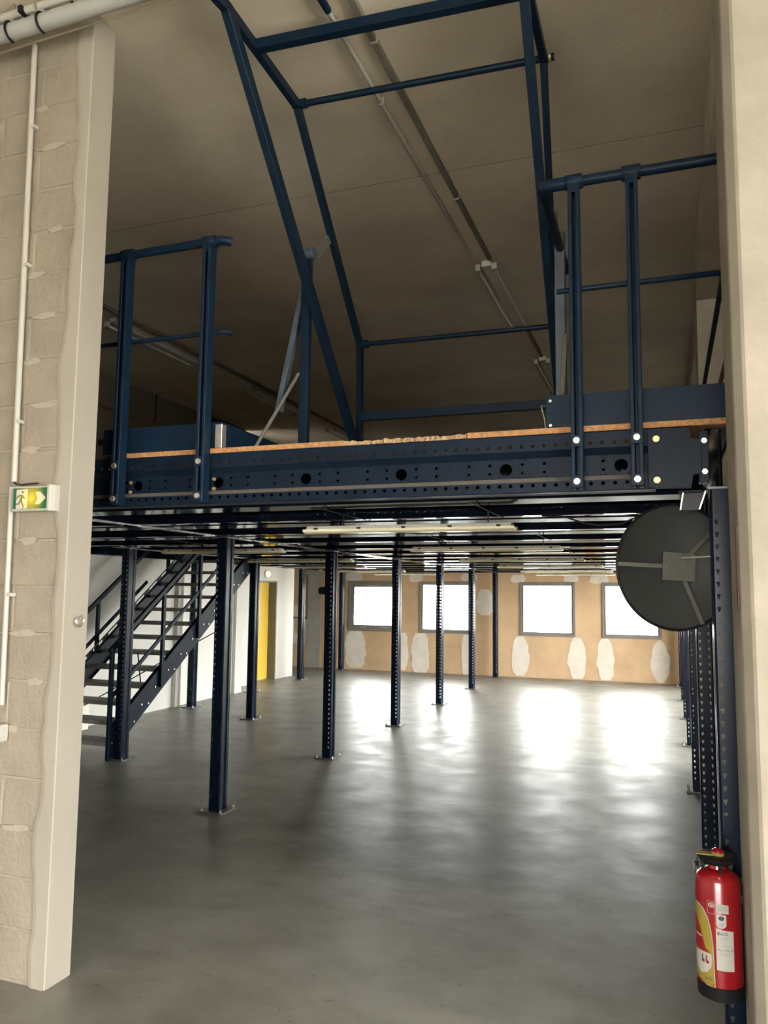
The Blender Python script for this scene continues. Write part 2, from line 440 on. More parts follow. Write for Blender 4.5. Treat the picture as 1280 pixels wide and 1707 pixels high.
# filler around a removed fitting, left of the concrete strip
fr_ = MB()
o_ = [(-7.86, 0.52), (-7.5, 0.47), (-7.47, 0.75), (-7.49, 1.35), (-7.85, 1.33), (-7.9, 0.9)]
i_ = [(-7.74, 0.72), (-7.55, 0.72), (-7.54, 0.9), (-7.55, 1.02), (-7.74, 1.02), (-7.76, 0.9)]
for k in range(6):
    k2 = (k+1) % 6
    q = [o_[k], o_[k2], i_[k2], i_[k]]
    fr_.prism(q, YB-0.005, YB, 'y')
fr_.build('filler_patch', M['patch'], wb)
pi_ = tag(MB().tube([(-7.85, YB-0.03, 1.065), (-7.6, YB-0.03, 1.06), (-7.42, YB-0.03, 1.06)], 0.018, 8)
          .lathe([(0.03, -.012), (0.036, 0), (0.03, .012)], (-7.87, YB-0.03, 1.065), 10, 'x').build('pipe_stub', M['rust'], smooth=True),
          'short rusty pipe stub lying across the ochre back wall at left', 'pipe')
tag(MB().tube([(-7.44, YB-0.02, 1.06), (-7.44, YB-0.02, 2.0)], 0.012, 8).build('pipe_riser', M['rust'], smooth=True),
    'thin brown pipe running up the back wall beside the grey concrete strip', 'pipe')

# windows
for i, (a, b) in enumerate(WIN):
    w = thing('window_%d' % (i+1), ((a+b)/2, YB, WZ0),
              ['leftmost back window, opened-sash type with a thick taupe frame',
               'second back window from the left, behind the fourth middle post',
               'third back window from the left, standing free of any post',
               'rightmost back window, half hidden by the round mirror'][i], 'window')
    w['kind'] = 'structure'
    e = 0.045; y0, y1 = YB-0.02, YB+0.05
    f = MB()
    f.box(a, a+e, y0, y1, WZ0, WZ1).box(b-e, b, y0, y1, WZ0, WZ1)
    f.box(a+e, b-e, y0, y1, WZ0, WZ0+e).box(a+e, b-e, y0, y1, WZ1-e, WZ1)
    f.build('frame', M['win_frame'], w, bev=0.004)
    th = 0.085 if i == 0 else 0.03
    s0 = 0.012
    f = MB(); A, B, Z0, Z1 = a+e, b-e, WZ0+e, WZ1-e; y0, y1 = YB+0.0, YB+0.055
    f.box(A, A+th, y0, y1, Z0, Z1).box(B-th, B, y0, y1, Z0, Z1)
    f.box(A+th, B-th, y0, y1, Z0, Z0+th).box(A+th, B-th, y0, y1, Z1-th, Z1)
    sash_ = f.build('sash', M['win_frame'], w, bev=0.004)
    MB().box(A+th, B-th, YB+0.022, YB+0.028, Z0+th, Z1-th).build('pane', M['glass'], sash_)
    if i == 0:
        h = MB().box(-6.02, -5.78, YB-0.018, YB, Z1-0.055, Z1-0.035)
        h.build('vent_slot', M['pvc'], sash_)
        MB().box(-6.2, -6.05, YB-0.012, YB, Z0+0.03, Z0+0.045).build('latch', M['pvc'], sash_)
        MB().box(-5.75, -5.6, YB-0.012, YB, Z0+0.03, Z0+0.045).build('latch', M['pvc'], sash_)

# left wall, with the recessed door section further back
mb = MB().box(XL-0.2, XL, 2.92, 11.35, 0, 2.30)
wl = struct(mb, 'wall_left', M['white_wall'], 'off-white wall behind the steel staircase', 'wall')
MB().box(XL-0.2, XL, 2.92, 11.35, 2.30, ZC+0.03).build('upper_wall', M['dim_upper'], wl)
DX, DY0, DY1, DZ = -6.95, 12.40, 13.24, 1.83
mb = MB().box(DX-0.3, DX, 11.35, DY0, 0, ZC+0.03).box(DX-0.3, DX, DY1, 13.95, 0, ZC+0.03).box(DX-0.3, DX, DY0, DY1, DZ, ZC+0.03)
struct(mb, 'wall_left_rear', M['white_wall'], 'white wall with the yellow door, set back near the far end', 'wall')
struct(MB().box(-9.5, -9.3, 11, YB, 0, ZC), 'wall_left_alcove', M['white_wall'], 'end wall of the alcove beside the back wall', 'wall')
struct(MB().box(-9.3, -7.25, 13.75, 13.95, 0, ZC), 'wall_alcove_side', M['white_wall'], 'short wall that closes the alcove behind the yellow door', 'wall')
d = thing('door_1', (DX-0.16, (DY0+DY1)/2, 0), 'yellow door in a dark grey reveal in the left wall', 'door'); d['kind'] = 'structure'
leaf_ = MB().box(DX-0.20, DX-0.16, DY0+0.03, DY1-0.03, 0.01, DZ-0.03).build('leaf', M['yellow'], d, bev=0.003)
MB().box(DX-0.2, DX+0.004, DY1-0.03, DY1+0.0, 0, DZ).box(DX-0.2, DX+0.004, DY0, DY0+0.03, 0, DZ).box(DX-0.2, DX+0.004, DY0, DY1, DZ-0.03, DZ).build('reveal', M['door_jamb'], d)
MB().tube([(DX-0.158, DY0+0.12, 1.0), (DX-0.10, DY0+0.12, 1.0), (DX-0.10, DY0+0.24, 1.0)], 0.01, 8).build('handle', M['zinc'], leaf_, smooth=True)
tag(MB().box(XL, XL+0.06, 11.12, 11.34, 0, 2.05).build('trim_1', M['white_wall'], bev=0.004), 'narrow white pilaster at the end of the left wall', 'trim', kind='structure')
tag(MB().box(XL, XL+0.07, 9.50, 9.62, 0, 2.05).build('trim_2', M['white_wall'], bev=0.004), 'narrow white casing on the left wall behind the stair post', 'trim', kind='structure')

# right wall with a glazed opening that lights the floor, hidden by the row of posts
XR = 0.62
RY0, RY1, RZ = 8.2, 15.0, 2.25
mb = MB().box(XR, XR+0.2, 3.1, RY0, 0, ZC).box(XR, XR+0.2, RY1, YB, 0, ZC).box(XR, XR+0.2, RY0, RY1, RZ, ZC)
struct(mb, 'wall_right', M['hall'], 'concrete wall behind the right-hand row of posts', 'wall')
w = thing('window_5', (XR, (RY0+RY1)/2, 0), 'long glazed front behind the right-hand row of posts', 'window'); w['kind'] = 'structure'
f = MB(); nb = 5; pw = (RY1-RY0)/nb
for k in range(nb+1): f.box(XR+0.05, XR+0.11, RY0+k*pw-0.03, RY0+k*pw+0.03, 0, RZ)
f.box(XR+0.05, XR+0.11, RY0, RY1, 0, 0.06).box(XR+0.05, XR+0.11, RY0, RY1, RZ-0.06, RZ)
f.build('frame', M['win_frame'], w)
for k in range(nb): MB().box(XR+0.077, XR+0.083, RY0+k*pw+0.03, RY0+(k+1)*pw-0.03, 0.06, RZ-0.06).build('pane', M['glass'], w)

# concrete pillar and beam at the right, above the platform
struct(MB().box(0.275, XR, 6.58, 7.02, 2.34, ZC).box(0.275, XR, 6.58, 7.02, 0, 2.34), 'pillar_right', M['beam_conc'],
       'square concrete pillar at right above the railing', 'pillar')
struct(MB().box(0.265, 0.60, 2.95, 6.58, 4.02, ZC).box(0.30, 0.60, 7.02, YB, 4.02, ZC), 'ceiling_beam', M['beam_conc'],
       'concrete beam running under the ceiling on the right', 'beam')

# foreground pillar at right
pp = [(0.218, 3.10), (0.218, 2.755), (0.250, 2.72), (1.4, 2.72), (1.4, 3.10)]
struct(MB().prism(pp, 0, ZC, 'z'), 'wall_front_right', M['pillar'], 'pale concrete pillar at the right edge, beside the red extinguisher', 'pillar', bev=0.006)
struct(MB().box(1.4, 6, 2.75, 3.0, 0, ZC), 'wall_front_far_right', M['hall'], 'block wall continuing to the right of the pale pillar', 'wall')
tag(MB().box(0.213, 0.2185, 2.775, 2.815, 1.605, 1.875).build('plaque', M['plaque'], bev=0.001), 'faded red-brown plaque on the inner side of the right pillar', 'plaque')

# foreground block wall at left
XE = -2.452
wf = struct(MB().box(-9.5, XE-0.0, 2.725, 2.862, 0, ZC), 'wall_front_left', M['mortar'],
            'pale plastered block wall in the left foreground', 'wall')
MB().prism([(XE-0.02, 2.7125), (XE+0.001, 2.7125), (XE+0.001, 2.8635), (XE-0.02, 2.8635)], 0, ZC, 'z').build('corner_render', M['render_wall'], wf, bev=0.004)
rnd = random.Random(11)
q = MB(); zz = [ZC*k/60 for k in range(61)]
wid = [0.078+0.016*sin(k*0.23)+0.010*sin(k*0.9+1)+rnd.uniform(-.010, .010) for k in range(61)]
vs = []
for z, w_ in zip(zz, wid): vs += [(XE-w_, 2.7165, z), (XE-w_+0.02, 2.7130, z), (XE-0.01, 2.7125, z), (XE-0.01, 2.73, z), (XE-w_, 2.73, z)]
fs = []
for k in range(60):
    for j_ in range(5): fs.append((5*k+j_, 5*k+(j_+1) % 5, 5*k+5+(j_+1) % 5, 5*k+5+j_))
fs += [(4, 3, 2, 1, 0), (300, 301, 302, 303, 304)]
q.add(vs, fs); q.build('plaster_smear', M['render_wall'], wf)
bh, bl = 0.2057, 0.50
base_blk = {}
for c in range(21):
    x1 = XE-0.012
    k = 0
    while x1 > -4.3:
        L_ = (0.27 if c % 2 else 0.5) if k == 0 else bl
        x0 = x1-L_
        key = round(L_, 3)
        if key not in base_blk:
            q = MB().box(-L_/2+0.005, L_/2-0.005, -0.0045, 0.004, 0.0045, bh-0.0045)
            base_blk[key] = q.mesh('block', M['block'], bev=0.004)
        part('block', base_blk[key], wf, ((x0+x1)/2, 2.725+random.uniform(-0.002, 0.0025), 0.01+c*bh))
        x1 = x0; k += 1

rnd = random.Random(21)
M['smear'] = mat('dried_mortar_smear', (0.335, 0.295, 0.228), 0.92, var=0.12, vscale=9, bump=0.4, bscale=50)
for c, x, L_ in ((3, -2.66, .17), (5, -2.73, .12), (6, -2.60, .10), (7, -2.70, .16), (9, -2.68, .10), (11, -2.70, .12), (12, -2.62, .17), (13, -2.72, .12),
                 (14, -2.66, .14), (15, -2.74, .15), (16, -2.62, .10), (18, -2.68, .16), (19, -2.76, .12)):
    z = 0.01+c*bh; n = 14; P_ = []
    for k in range(n):
        a = 2*pi*k/n
        P_.append((x+L_/2*cos(a)*(1+rnd.uniform(-.2, .2)), z+0.013*sin(a)*(1+rnd.uniform(-.5, .6))+0.004*sin(k)))
    MB().prism(P_, 2.7178, 2.724, 'y').build('mortar_smear', M['smear'], wf)

# the hall behind the camera, open to daylight through its wide doorway
HX0, HX1, HY = -8.0, 5.6, -8.0
struct(MB().box(HX0-0.2, HX0, HY, 2.72, 0, ZC), 'wall_hall_left', M['hall'], 'left wall of the hall behind the viewer', 'wall')
mb = MB().box(HX1, HX1+0.2, HY, -4.0, 0, ZC).box(HX1, HX1+0.2, 1.8, 2.72, 0, ZC).box(HX1, HX1+0.2, -4.0, 1.8, 3.0, ZC)
struct(mb, 'wall_hall_right', M['hall'], 'right wall of the hall behind the viewer, with a wide loading doorway', 'wall')
mb = MB().box(HX0, -2.8, HY-0.2, HY, 0, ZC).box(2.2, HX1, HY-0.2, HY, 0, ZC).box(-2.8, 2.2, HY-0.2, HY, 2.6, ZC)
struct(mb, 'wall_hall_back', M['hall'], 'rear wall of the hall with a wide loading doorway', 'wall')
struct(MB().box(-60, 60, -60, HY-0.2, -0.3, -0.14).box(HX1+0.2, 60, -8, 60, -0.3, -0.14).box(-60, HX1, YB+0.25, 80, -0.3, -0.14), 'ground', M['paving'], 'pale paved yard outside the building', 'ground')

portal('daylight_back_windows', (-3.3, YB+0.3, 1.34), (radians(-90), 0, 0), 6.5, 1.1)
portal('daylight_right_front', (XR+0.25, (RY0+RY1)/2, RZ/2), (0, radians(90), 0), RZ, RY1-RY0)
portal('daylight_hall_back', (-0.3, HY-0.25, 1.3), (radians(90), 0, 0), 5.0, 2.6)
portal('daylight_rooflight', (1.7, 1.65, ZC+0.22), (0, 0, 0), 2.6, 0.9)
portal('daylight_hall_right', (HX1+0.25, -1.1, 1.5), (0, radians(90), 0), 3.0, 5.8)

# ================================================================== MEZZANINE STEEL
ZB, ZT = 2.06, 2.30          # underside and top of the steel
P5 = 0.0465
# ---- posts
KEY = [(-.0065, .008), (.0065, .008), (.0065, -.001), (.0035, -.004), (.0035, -.011), (-.0035, -.011), (-.0035, -.004), (-.0065, -.001)]
def post_mesh():
    q = MB(); H = ZB-0.012
    hz = [0.10+P5*k for k in range(42)]
    hl = lambda t: [(z, t, [(b, a) for a, b in KEY]) for z in hz]
    def plane_y(y): return lambda u, t: (t, y, 0.012+u)
    q.strip(plane_y(-.062), 0, H, -.038, 0, hl(-.026)); q.strip(plane_y(-.062), 0, H, 0, .038, hl(.026))
    q.strip(plane_y(.062), 0, H, -.038, -.034); q.strip(plane_y(.062), 0, H, .034, .038)
    side = [(.038, -.062), (.046, -.053), (.046, -.024), (.037, -.014), (.037, .014), (.046, .024), (.046, .053), (.038, .062)]
    for sg in (1, -1):
        for (xa, ya), (xb, yb) in zip(side[:-1], side[1:]):
            q.add([(sg*xa, ya, 0.012), (sg*xb, yb, 0.012), (sg*xb, yb, ZB), (sg*xa, ya, ZB)], [(0, 1, 2, 3)])
    return q.mesh('upright', M['blue_post'])
ME_POST = post_mesh()
ME_PLATE = MB().box(-.10, .10, -.11, .11, 0, .012).mesh('base_plate', M['plate'], bev=0.002)
ME_HEAD = MB().box(-.055, .055, -.07, .07, ZB-0.010, ZB).mesh('head_plate', M['plate'], bev=0.001)
ME_ANCH = MB().lathe([(.006, .012), (.011, .012), (.011, .021), (.006, .023), (.006, .034)], (0, 0, 0), 8).mesh('anchor_bolt', M['zinc'])
post0 = None
POSTS = []
for i, y in enumerate((5.27, 7.31, 9.36, 11.36, 13.40, 15.38)):
    POSTS.append((-3.222, y, 'blue perforated steel post, %s of the middle row counting from the front' % ORD[i]))
for i, y in enumerate((3.24, 5.30, 7.32, 9.42, 11.42, 13.36, 15.36)):
    nm = 'blue perforated steel post carrying the red extinguisher beside the right pillar' if i == 0 else \
         'blue perforated steel post, %s of the right-hand row counting from the front' % ORD[i]
    POSTS.append((0.205, y, nm))
for x, y, nm in ((-5.06, 6.47, 'blue perforated steel post at the foot of the staircase'),
                 (-5.10, 9.08, 'blue perforated steel post at the head of the staircase'),
                 (-6.36, 9.62, 'blue perforated steel post standing against the left wall under the stairs'),
                 (-6.42, 11.44, 'blue perforated steel post against the left wall, hidden behind the stair-head post'),
                 (-6.50, 13.38, 'blue perforated steel post in front of the ochre wall beside the white door wall'),
                 (-6.52, 15.38, 'blue perforated steel post close to the left side of the leftmost back window')):
    POSTS.append((x, y, nm))
for x, y, nm in POSTS:
    if post0 is None:
        post0 = thing('steel_post', (x, y, 0), nm, 'post', 'perforated posts under the mezzanine')
        part('upright', ME_POST, post0); part('base_plate', ME_PLATE, post0); part('head_plate', ME_HEAD, post0)
        for sx in (-1, 1):
            for sy in (-1, 1): part('anchor_bolt', ME_ANCH, post0, (sx*.082, sy*.09, 0))
    else:
        dup(post0, (x, y, 0), nm)

# ---- sigma profile along X (front beam and joists)
def sigma(q, x0, x1, y, depth=0.06, big=True, small=True, dirn=1):
    """profile seen from -y: strip, slope back, web, slope out, strip, with flanges to +y"""
    z = [ZB, ZB+0.046, ZB+0.066, ZB+0.150, ZB+0.176, ZT]
    yr = y+0.024
    F = lambda ya, za, yb, zb: (lambda u, t: (u, ya+(yb-ya)*t, za+(zb-za)*t))
    def pl(yy): return lambda u, t: (u, yy, t)
    n = int((x1-x0)/P5); s0 = -0.163 + P5*0.5
    k0 = math.ceil((x0-s0+0.02)/P5)
    row = [s0+P5*k for k in range(k0, k0+n+2) if s0+P5*k < x1-0.02] if small else []
    hr = circ(.0085, 10)
    q.strip(pl(y), x0, x1, z[0], z[1], [(u, ZB+0.032, hr) for u in row])
    q.strip(pl(y), x0, x1, z[4], z[5], [(u, ZT-0.044, hr) for u in row])
    if big:
        b0 = -0.163; P10 = P5*10
        cells = []
        k = math.ceil((x0-b0)/P10)-1
        cuts = []
        while b0+k*P10 < x1+0.3:
            c = b0+k*P10
            for dx, tp in ((-.16, 's'), (-.069, 's'), (0, 'b'), (.069, 's'), (.16, 's')):
                if x0+0.05 < c+dx < x1-0.05: cells.append((c+dx, tp))
            k += 1
        cells.sort(); last = x0
        for c, tp in cells:
            hw = 0.032 if tp == 'b' else 0.014
            if c-hw > last+1e-6: q.strip(pl(yr), last, c-hw, z[2], z[3])
            if tp == 'b': q.strip(pl(yr), c-hw, c+hw, z[2], z[3], [(c, ZB+0.105, circ(.0265, 20))])
            else:
                zm = (z[2]+z[3])/2
                q.strip(pl(yr), c-hw, c+hw, z[2], zm, [(c, zm-.018, circ(.007, 8))])
                q.strip(pl(yr), c-hw, c+hw, zm, z[3], [(c, zm+.018, circ(.007, 8))])
            last = c+hw
        q.strip(pl(yr), last, x1, z[2], z[3])
    else:
        q.strip(pl(yr), x0, x1, z[2], z[3])
    q.strip(F(yr, z[3], y, z[4]), x0, x1, 0, 1)
    for zz in (ZB, ZT):
        q.strip(F(y, zz, y+depth, zz), x0, x1, 0, 1)
    lip = 0.018
    q.strip(F(y+depth, ZB, y+depth, ZB+lip), x0, x1, 0, 1)
    q.strip(F(y+depth, ZT, y+depth, ZT-lip), x0, x1, 0, 1)
    return F(y, z[1], yr, z[2])
fb = thing('front_beam', (-1.6, 3.2, ZB), 'long navy steel beam with rows of round holes along the front edge', 'beam')
q = MB(); led = sigma(q, -3.2, -0.035, 3.2)
q.build('web_profile', M['blue'], fb, solid=0.003)
q = MB(); q.strip(led, -3.2, -0.035, 0, 1); q.build('dusty_ledge', M['dust'], fb, solid=0.002)
for x in (-2.045, -2.53):
    for z in (ZB+0.075, ZB+0.122):
        MB().lathe([(.007, -.012), (.009, -.008), (.009, 0)], (x, 3.224, z), 10, 'y').build('bolt', M['brass'], fb, smooth=True)
# end plate and its bolts
ep = [(-0.06, ZB+0.004), (0.095, ZB-0.002), (0.105, ZB+0.05), (0.135, ZB+0.055), (0.135, ZT-0.055), (0.10, ZT-0.05), (0.095, ZT-0.005), (-0.06, ZT-0.004)]
MB().prism(ep, 3.178, 3.196, 'y').build('end_plate', M['blue'], fb, bev=0.0015)
for z in (ZB+0.032, ZT-0.046):
    MB().lathe([(.0125, -.010), (.0135, -.007), (.0135, 0)], (-0.028, 3.178, z), 14, 'y').build('bolt', M['brass'], fb, smooth=True)
MB().box(0.125, 0.160, 3.19, 3.26, ZB+0.02, ZT-0.02).build('end_bracket', M['blue'], fb, bev=0.002)
for z in (ZB+0.06, ZT-0.06):
    MB().lathe([(.011, -.012), (.012, 0)], (0.145, 3.19, z), 6, 'y').build('bolt', M['zinc'], fb)

# ---- joists
XC0, XC1 = -3.272, -3.172
def joist_mesh(x0, x1, holes):
    q = MB(); led = sigma(q, x0, x1, 0, big=False, small=holes)
    q.strip(led, x0, x1, 0, 1)
    return q.mesh('profile', M['blue_gloss'], solid=0.003)
def flat_mesh(x0, x1):
    prof = [(-.055, ZB+0.013), (.055, ZB+0.003), (.055, ZB+0.03), (.045, ZT-0.002), (-.045, ZT-0.002), (-.055, ZB+0.03)]
    return MB().prism(prof, x0, x1, 'x').mesh('profile', M['blue_gloss'], bev=0.002)
bays = [('right-hand', XC1, 0.150), ('left-hand', -6.40, XC0)]
JY = [4.13+0.955*k for k in range(12)]
FY = [3.55+0.955*k for k in range(12)]
def joist(name, me, x0, x1, y, label, group):
    t = thing(name, ((x0+x1)/2, y, 0), label, 'joist', group)
    p_ = part('profile', me, t, (-(x0+x1)/2, 0, 0))
    return t
for bn, x0, x1 in bays:
    mh = joist_mesh(x0, x1, bn == 'right-hand')
    mf = flat_mesh(x0, x1)
    xs_ = -5.04
    mh2 = joist_mesh(xs_, x1, False); mf2 = flat_mesh(xs_, x1)
    for nm, ys, m1, m2, word in (('steel_joist', JY, mh, mh2, 'folded navy steel joist'), ('flat_joist', FY, mf, mf2, 'broad flat navy steel joist')):
        for i, y in enumerate(ys):
            cut = bn == 'left-hand' and 6.3 < y < 9.3
            joist(nm, m2 if cut else m1, xs_ if cut else x0, x1, y,
                  '%s under the deck, %s from the front in the %s bay' % (word, ORD[i], bn), word+'s in the '+bn+' bay')

# ---- main beams along Y: back-to-back channels over the post rows
def main_beam(name, xc, y0, y1, label, half=0.05, gap=0.008):
    t = thing(name, (xc, (y0+y1)/2, ZB), label, 'beam', 'main beams over the posts')
    for sg in (-1, 1):
        q = MB()
        xi, xo = xc+sg*gap/2, xc+sg*half
        pr = [(xo, ZB+.018), (xo, ZB), (xi, ZB), (xi, ZT), (xo, ZT), (xo, ZT-.018)]
        for (xa, za), (xb, zb) in zip(pr[:-1], pr[1:]):
            q.add([(xa, y0, za), (xb, y0, zb), (xb, y1, zb), (xa, y1, za)], [(0, 1, 2, 3)])
        q.build('channel', M['blue_gloss'], t, solid=0.003)
    return t
main_beam('main_beam', -3.222, 3.27, 15.45, 'long navy double beam over the middle row of posts')
main_beam('main_beam', 0.205, 3.27, 15.45, 'long navy double beam over the right-hand row of posts')
main_beam('main_beam', -6.45, 3.27, 15.45, 'long navy double beam along the left wall')
main_beam('main_beam', -5.09, 6.30, 9.38, 'short navy double beam trimming the stair opening')
# front beam of the left bay, in the shade behind the block wall
q = MB(); led = sigma(q, -6.5, -3.24, 3.2, big=False, small=False); q.strip(led, -6.5, -3.24, 0, 1)
lb = thing('front_beam', (-4.9, 3.2, ZB), 'shaded navy front beam continuing left behind the block wall', 'beam')
q.build('web_profile', M['blue'], lb, solid=0.003)
# back edge beam
q = MB(); led = sigma(q, -6.5, 0.16, 15.50, big=False, small=False); q.strip(led, -6.5, 0.16, 0, 1)
lb = thing('back_beam', (-3.2, 15.50, ZB), 'navy beam closing the deck along the back wall', 'beam')
q.build('web_profile', M['blue'], lb, solid=0.003)

# ---- deck of chipboard panels
dk = thing('mezzanine_deck', (-3, 9, ZT), 'orange chipboard deck of the mezzanine, chipped along its front edge', 'deck')
ZF = ZT+0.004
ZD = ZF+0.024
def jag(x0, x1, y0, y1, seed, amp, name, m):
    rnd = random.Random(seed); n = int((x1-x0)/0.012)
    fr = []
    for k in range(n+1):
        t = k/n; e = min(1, min(t, 1-t)*8)
        fr.append((x0+(x1-x0)*t, y0+rnd.uniform(0, amp)*e + amp*0.6*e*abs(sin(t*9))))
    q = MB(); vs = []
    for x, y in fr:
        lo = rnd.uniform(0, 0.004); hi = rnd.uniform(-0.007, 0)
        vs += [(x, y, ZF+lo), (x, y+rnd.uniform(0, 0.006), ZD+hi), (x, y1, ZF), (x, y1, ZD)]
    fs = []
    for k in range(n):
        a, b = 4*k, 4*(k+1)
        fs += [(a, b, b+1, a+1), (a+1, b+1, b+3, a+3), (a+2, a+3, b+3, b+2), (a, a+2, b+2, b)]
    fs += [(0, 1, 3, 2), (4*n, 4*n+2, 4*n+3, 4*n+1)]
    q.add(vs, fs); return q.build(name, m, dk)
yy = [3.195, 4.16]
MB().prism([(-2.62, 3.195), (-1.36, 3.195), (-1.36, 4.158), (-2.838, 4.158), (-2.838, 3.33)], ZF, ZD, 'z').build('board', M['chip'], dk, bev=0.0015)
jag(-1.36, -0.792, 3.197, 4.158, 5, 0.012, 'worn_board', M['chip_worn'])
MB().box(-0.788, 0.262, 3.195, 4.158, ZF, ZD).build('board', M['chip'], dk, bev=0.0015)
MB().box(-4.886, -2.842, 3.33, 4.158, ZF, ZD).build('board', M['chip'], dk, bev=0.0015)
MB().box(-6.55, -4.89, 3.33, 4.158, ZF, ZD).build('board', M['chip'], dk, bev=0.0015)
cols_ = [(-6.55, -4.89), (-4.886, -2.842), (-2.838, -0.792), (-0.788, 0.262)]
for r in range(12):
    y0 = 4.162+0.945*r
    for (a, b) in cols_:
        aa = a
        if a < -6 and 6.2 < y0+0.5 < 9.3: aa = -5.12
        MB().box(aa, b, y0, y0+0.941, ZF, ZD).build('board', M['chip'], dk)

# ================================================================== GUARD RAILS
YH = 3.165
ZH, ZM = 3.355, 2.905
def rail_post(t, xc, w=0.046):
    q = MB()
    # channel open to the front: two flanges with a slot between
    y0, y1 = 3.135, 3.192
    q.box(xc-w/2, xc-0.0075, y0, y1, ZB+0.005, ZH-0.03).box(xc+0.0075, xc+w/2, y0, y1, ZB+0.005, ZH-0.03)
    q.box(xc-0.0075, xc+0.0075, y0+0.045, y1, ZB+0.005, ZH-0.03)
    p_ = q.build('post', M['blue_light'], t, bev=0.002)
    for z in (ZB+0.032, ZT-0.044):
        MB().box(xc-0.024, xc+0.024, 3.129, 3.1345, z-0.024, z+0.024).build('clip_plate', M['blue_light'], p_, bev=0.002)
        MB().lathe([(.0125, -.009), (.0145, -.005), (.0145, 0)], (xc, 3.129, z), 14, 'y').build('bolt', M['zinc'], p_, smooth=True)
    # saddle that holds the handrail
    s_ = MB().lathe([(.028, -.037), (.031, -.032), (.031, .032), (.028, .037)], (xc, YH, ZH), 16, 'x')
    s_.box(xc-0.024, xc+0.024, YH-0.026, YH+0.026, ZH-0.055, ZH-0.012)
    s_.build('saddle', M['blue_light'], t, smooth=True)

gl = thing('guard_rail', (-2.3, YH, ZB), 'blue steel guard rail on the left of the loading gap, its open end turned back', 'railing')
for x in (-2.562, -2.077): rail_post(gl, x)
MB().tube([(-3.3, YH, ZH), (-2.06, YH, ZH)], 0.0215, 16).build('handrail', M['blue_light'], gl, smooth=True)
MB().tube([(-2.045, YH, ZH), (-2.01, YH, ZH), (-1.985, YH+0.004, ZH-0.004), (-1.972, YH+0.022, ZH-0.006)], 0.0225, 16).build('elbow', M['blue_light'], gl, smooth=True)
MB().tube([(-3.3, 3.20, ZM), (-2.03, 3.20, ZM), (-2.0, 3.205, ZM), (-1.99, 3.22, ZM), (-1.987, 3.24, ZM)], 0.011, 10).build('mid_rail', M['blue_light'], gl, smooth=True)
MB().box(-2.70, -2.003, 3.205, 3.209, ZD, ZD+0.130).build('toe_plate', M['blue_light'], gl, bev=0.001)
MB().box(-2.007, -2.003, 3.209, 4.9, ZD, ZD+0.130).build('toe_plate', M['blue_light'], gl, bev=0.001)
MB().box(-2.035, -1.999, 3.199, 3.2045, ZD+0.002, ZD+0.118).box(-2.0025, -1.998, 3.2, 3.24, ZD+0.002, ZD+0.118).build('corner_bracket', M['zinc'], gl, bev=0.001)
MB().box(-2.90, -2.72, 3.40, 3.43, ZD+0.10, ZD+0.13).box(-2.80, -2.76, 3.40, 3.43, ZD, ZD+0.12).build('end_bracket', M['black'], gl)

gr = thing('guard_rail', (-0.1, YH, ZB), 'blue steel guard rail on the right of the loading gap, against the pale pillar', 'railing')
for x in (-0.326, -0.098): rail_post(gr, x)
MB().tube([(-0.445, YH, ZH), (0.6, YH, ZH)], 0.0215, 16).build('handrail', M['blue_light'], gr, smooth=True)
MB().tube([(-0.36, YH, ZH), (-0.43, YH, ZH), (-0.452, YH+0.006, ZH), (-0.458, YH+0.03, ZH), (-0.458, YH+0.09, ZH)], 0.0265, 16).build('elbow', M['blue_light'], gr, smooth=True)
MB().tube([(-0.458, YH+0.05, ZH), (-0.462, 4.07, ZH)], 0.0205, 14).build('return_rail', M['blue_light'], gr, smooth=True)
MB().tube([(-0.405, 3.20, ZM), (0.215, 3.20, ZM), (0.233, 3.215, ZM), (0.236, 3.25, ZM), (0.236, 6.4, ZM)], 0.0115, 10).build('mid_rail', M['blue_light'], gr, smooth=True)
MB().tube([(0.236, 3.26, 2.565), (0.236, 6.4, 2.565)], 0.009, 8).build('lower_rail', M['rust'], gr, smooth=True)
MB().box(-0.456, 0.262, 3.205, 3.209, ZD, ZD+0.138).build('toe_plate', M['blue_light'], gr, bev=0.001)
MB().box(-0.456, -0.452, 3.209, 4.9, ZD, ZD+0.138).build('toe_plate', M['blue_light'], gr, bev=0.001)
MB().tube([(-0.455, 3.22, ZD+0.10), (-0.482, 3.25, ZD+0.108), (-0.468, 3.25, ZD+0.05), (-0.462, 3.24, ZD+0.004)], 0.003, 6).build('wire_clip', M['zinc'], gr, smooth=True)
MB().lathe([(.006, -.004), (.007, 0)], (-0.438, 3.205, ZD+0.115), 8, 'y').build('bolt', M['zinc'], gr)
MB().lathe([(.006, -.004), (.007, 0)], (-0.438, 3.205, ZD+0.012), 8, 'y').build('bolt', M['zinc'], gr)

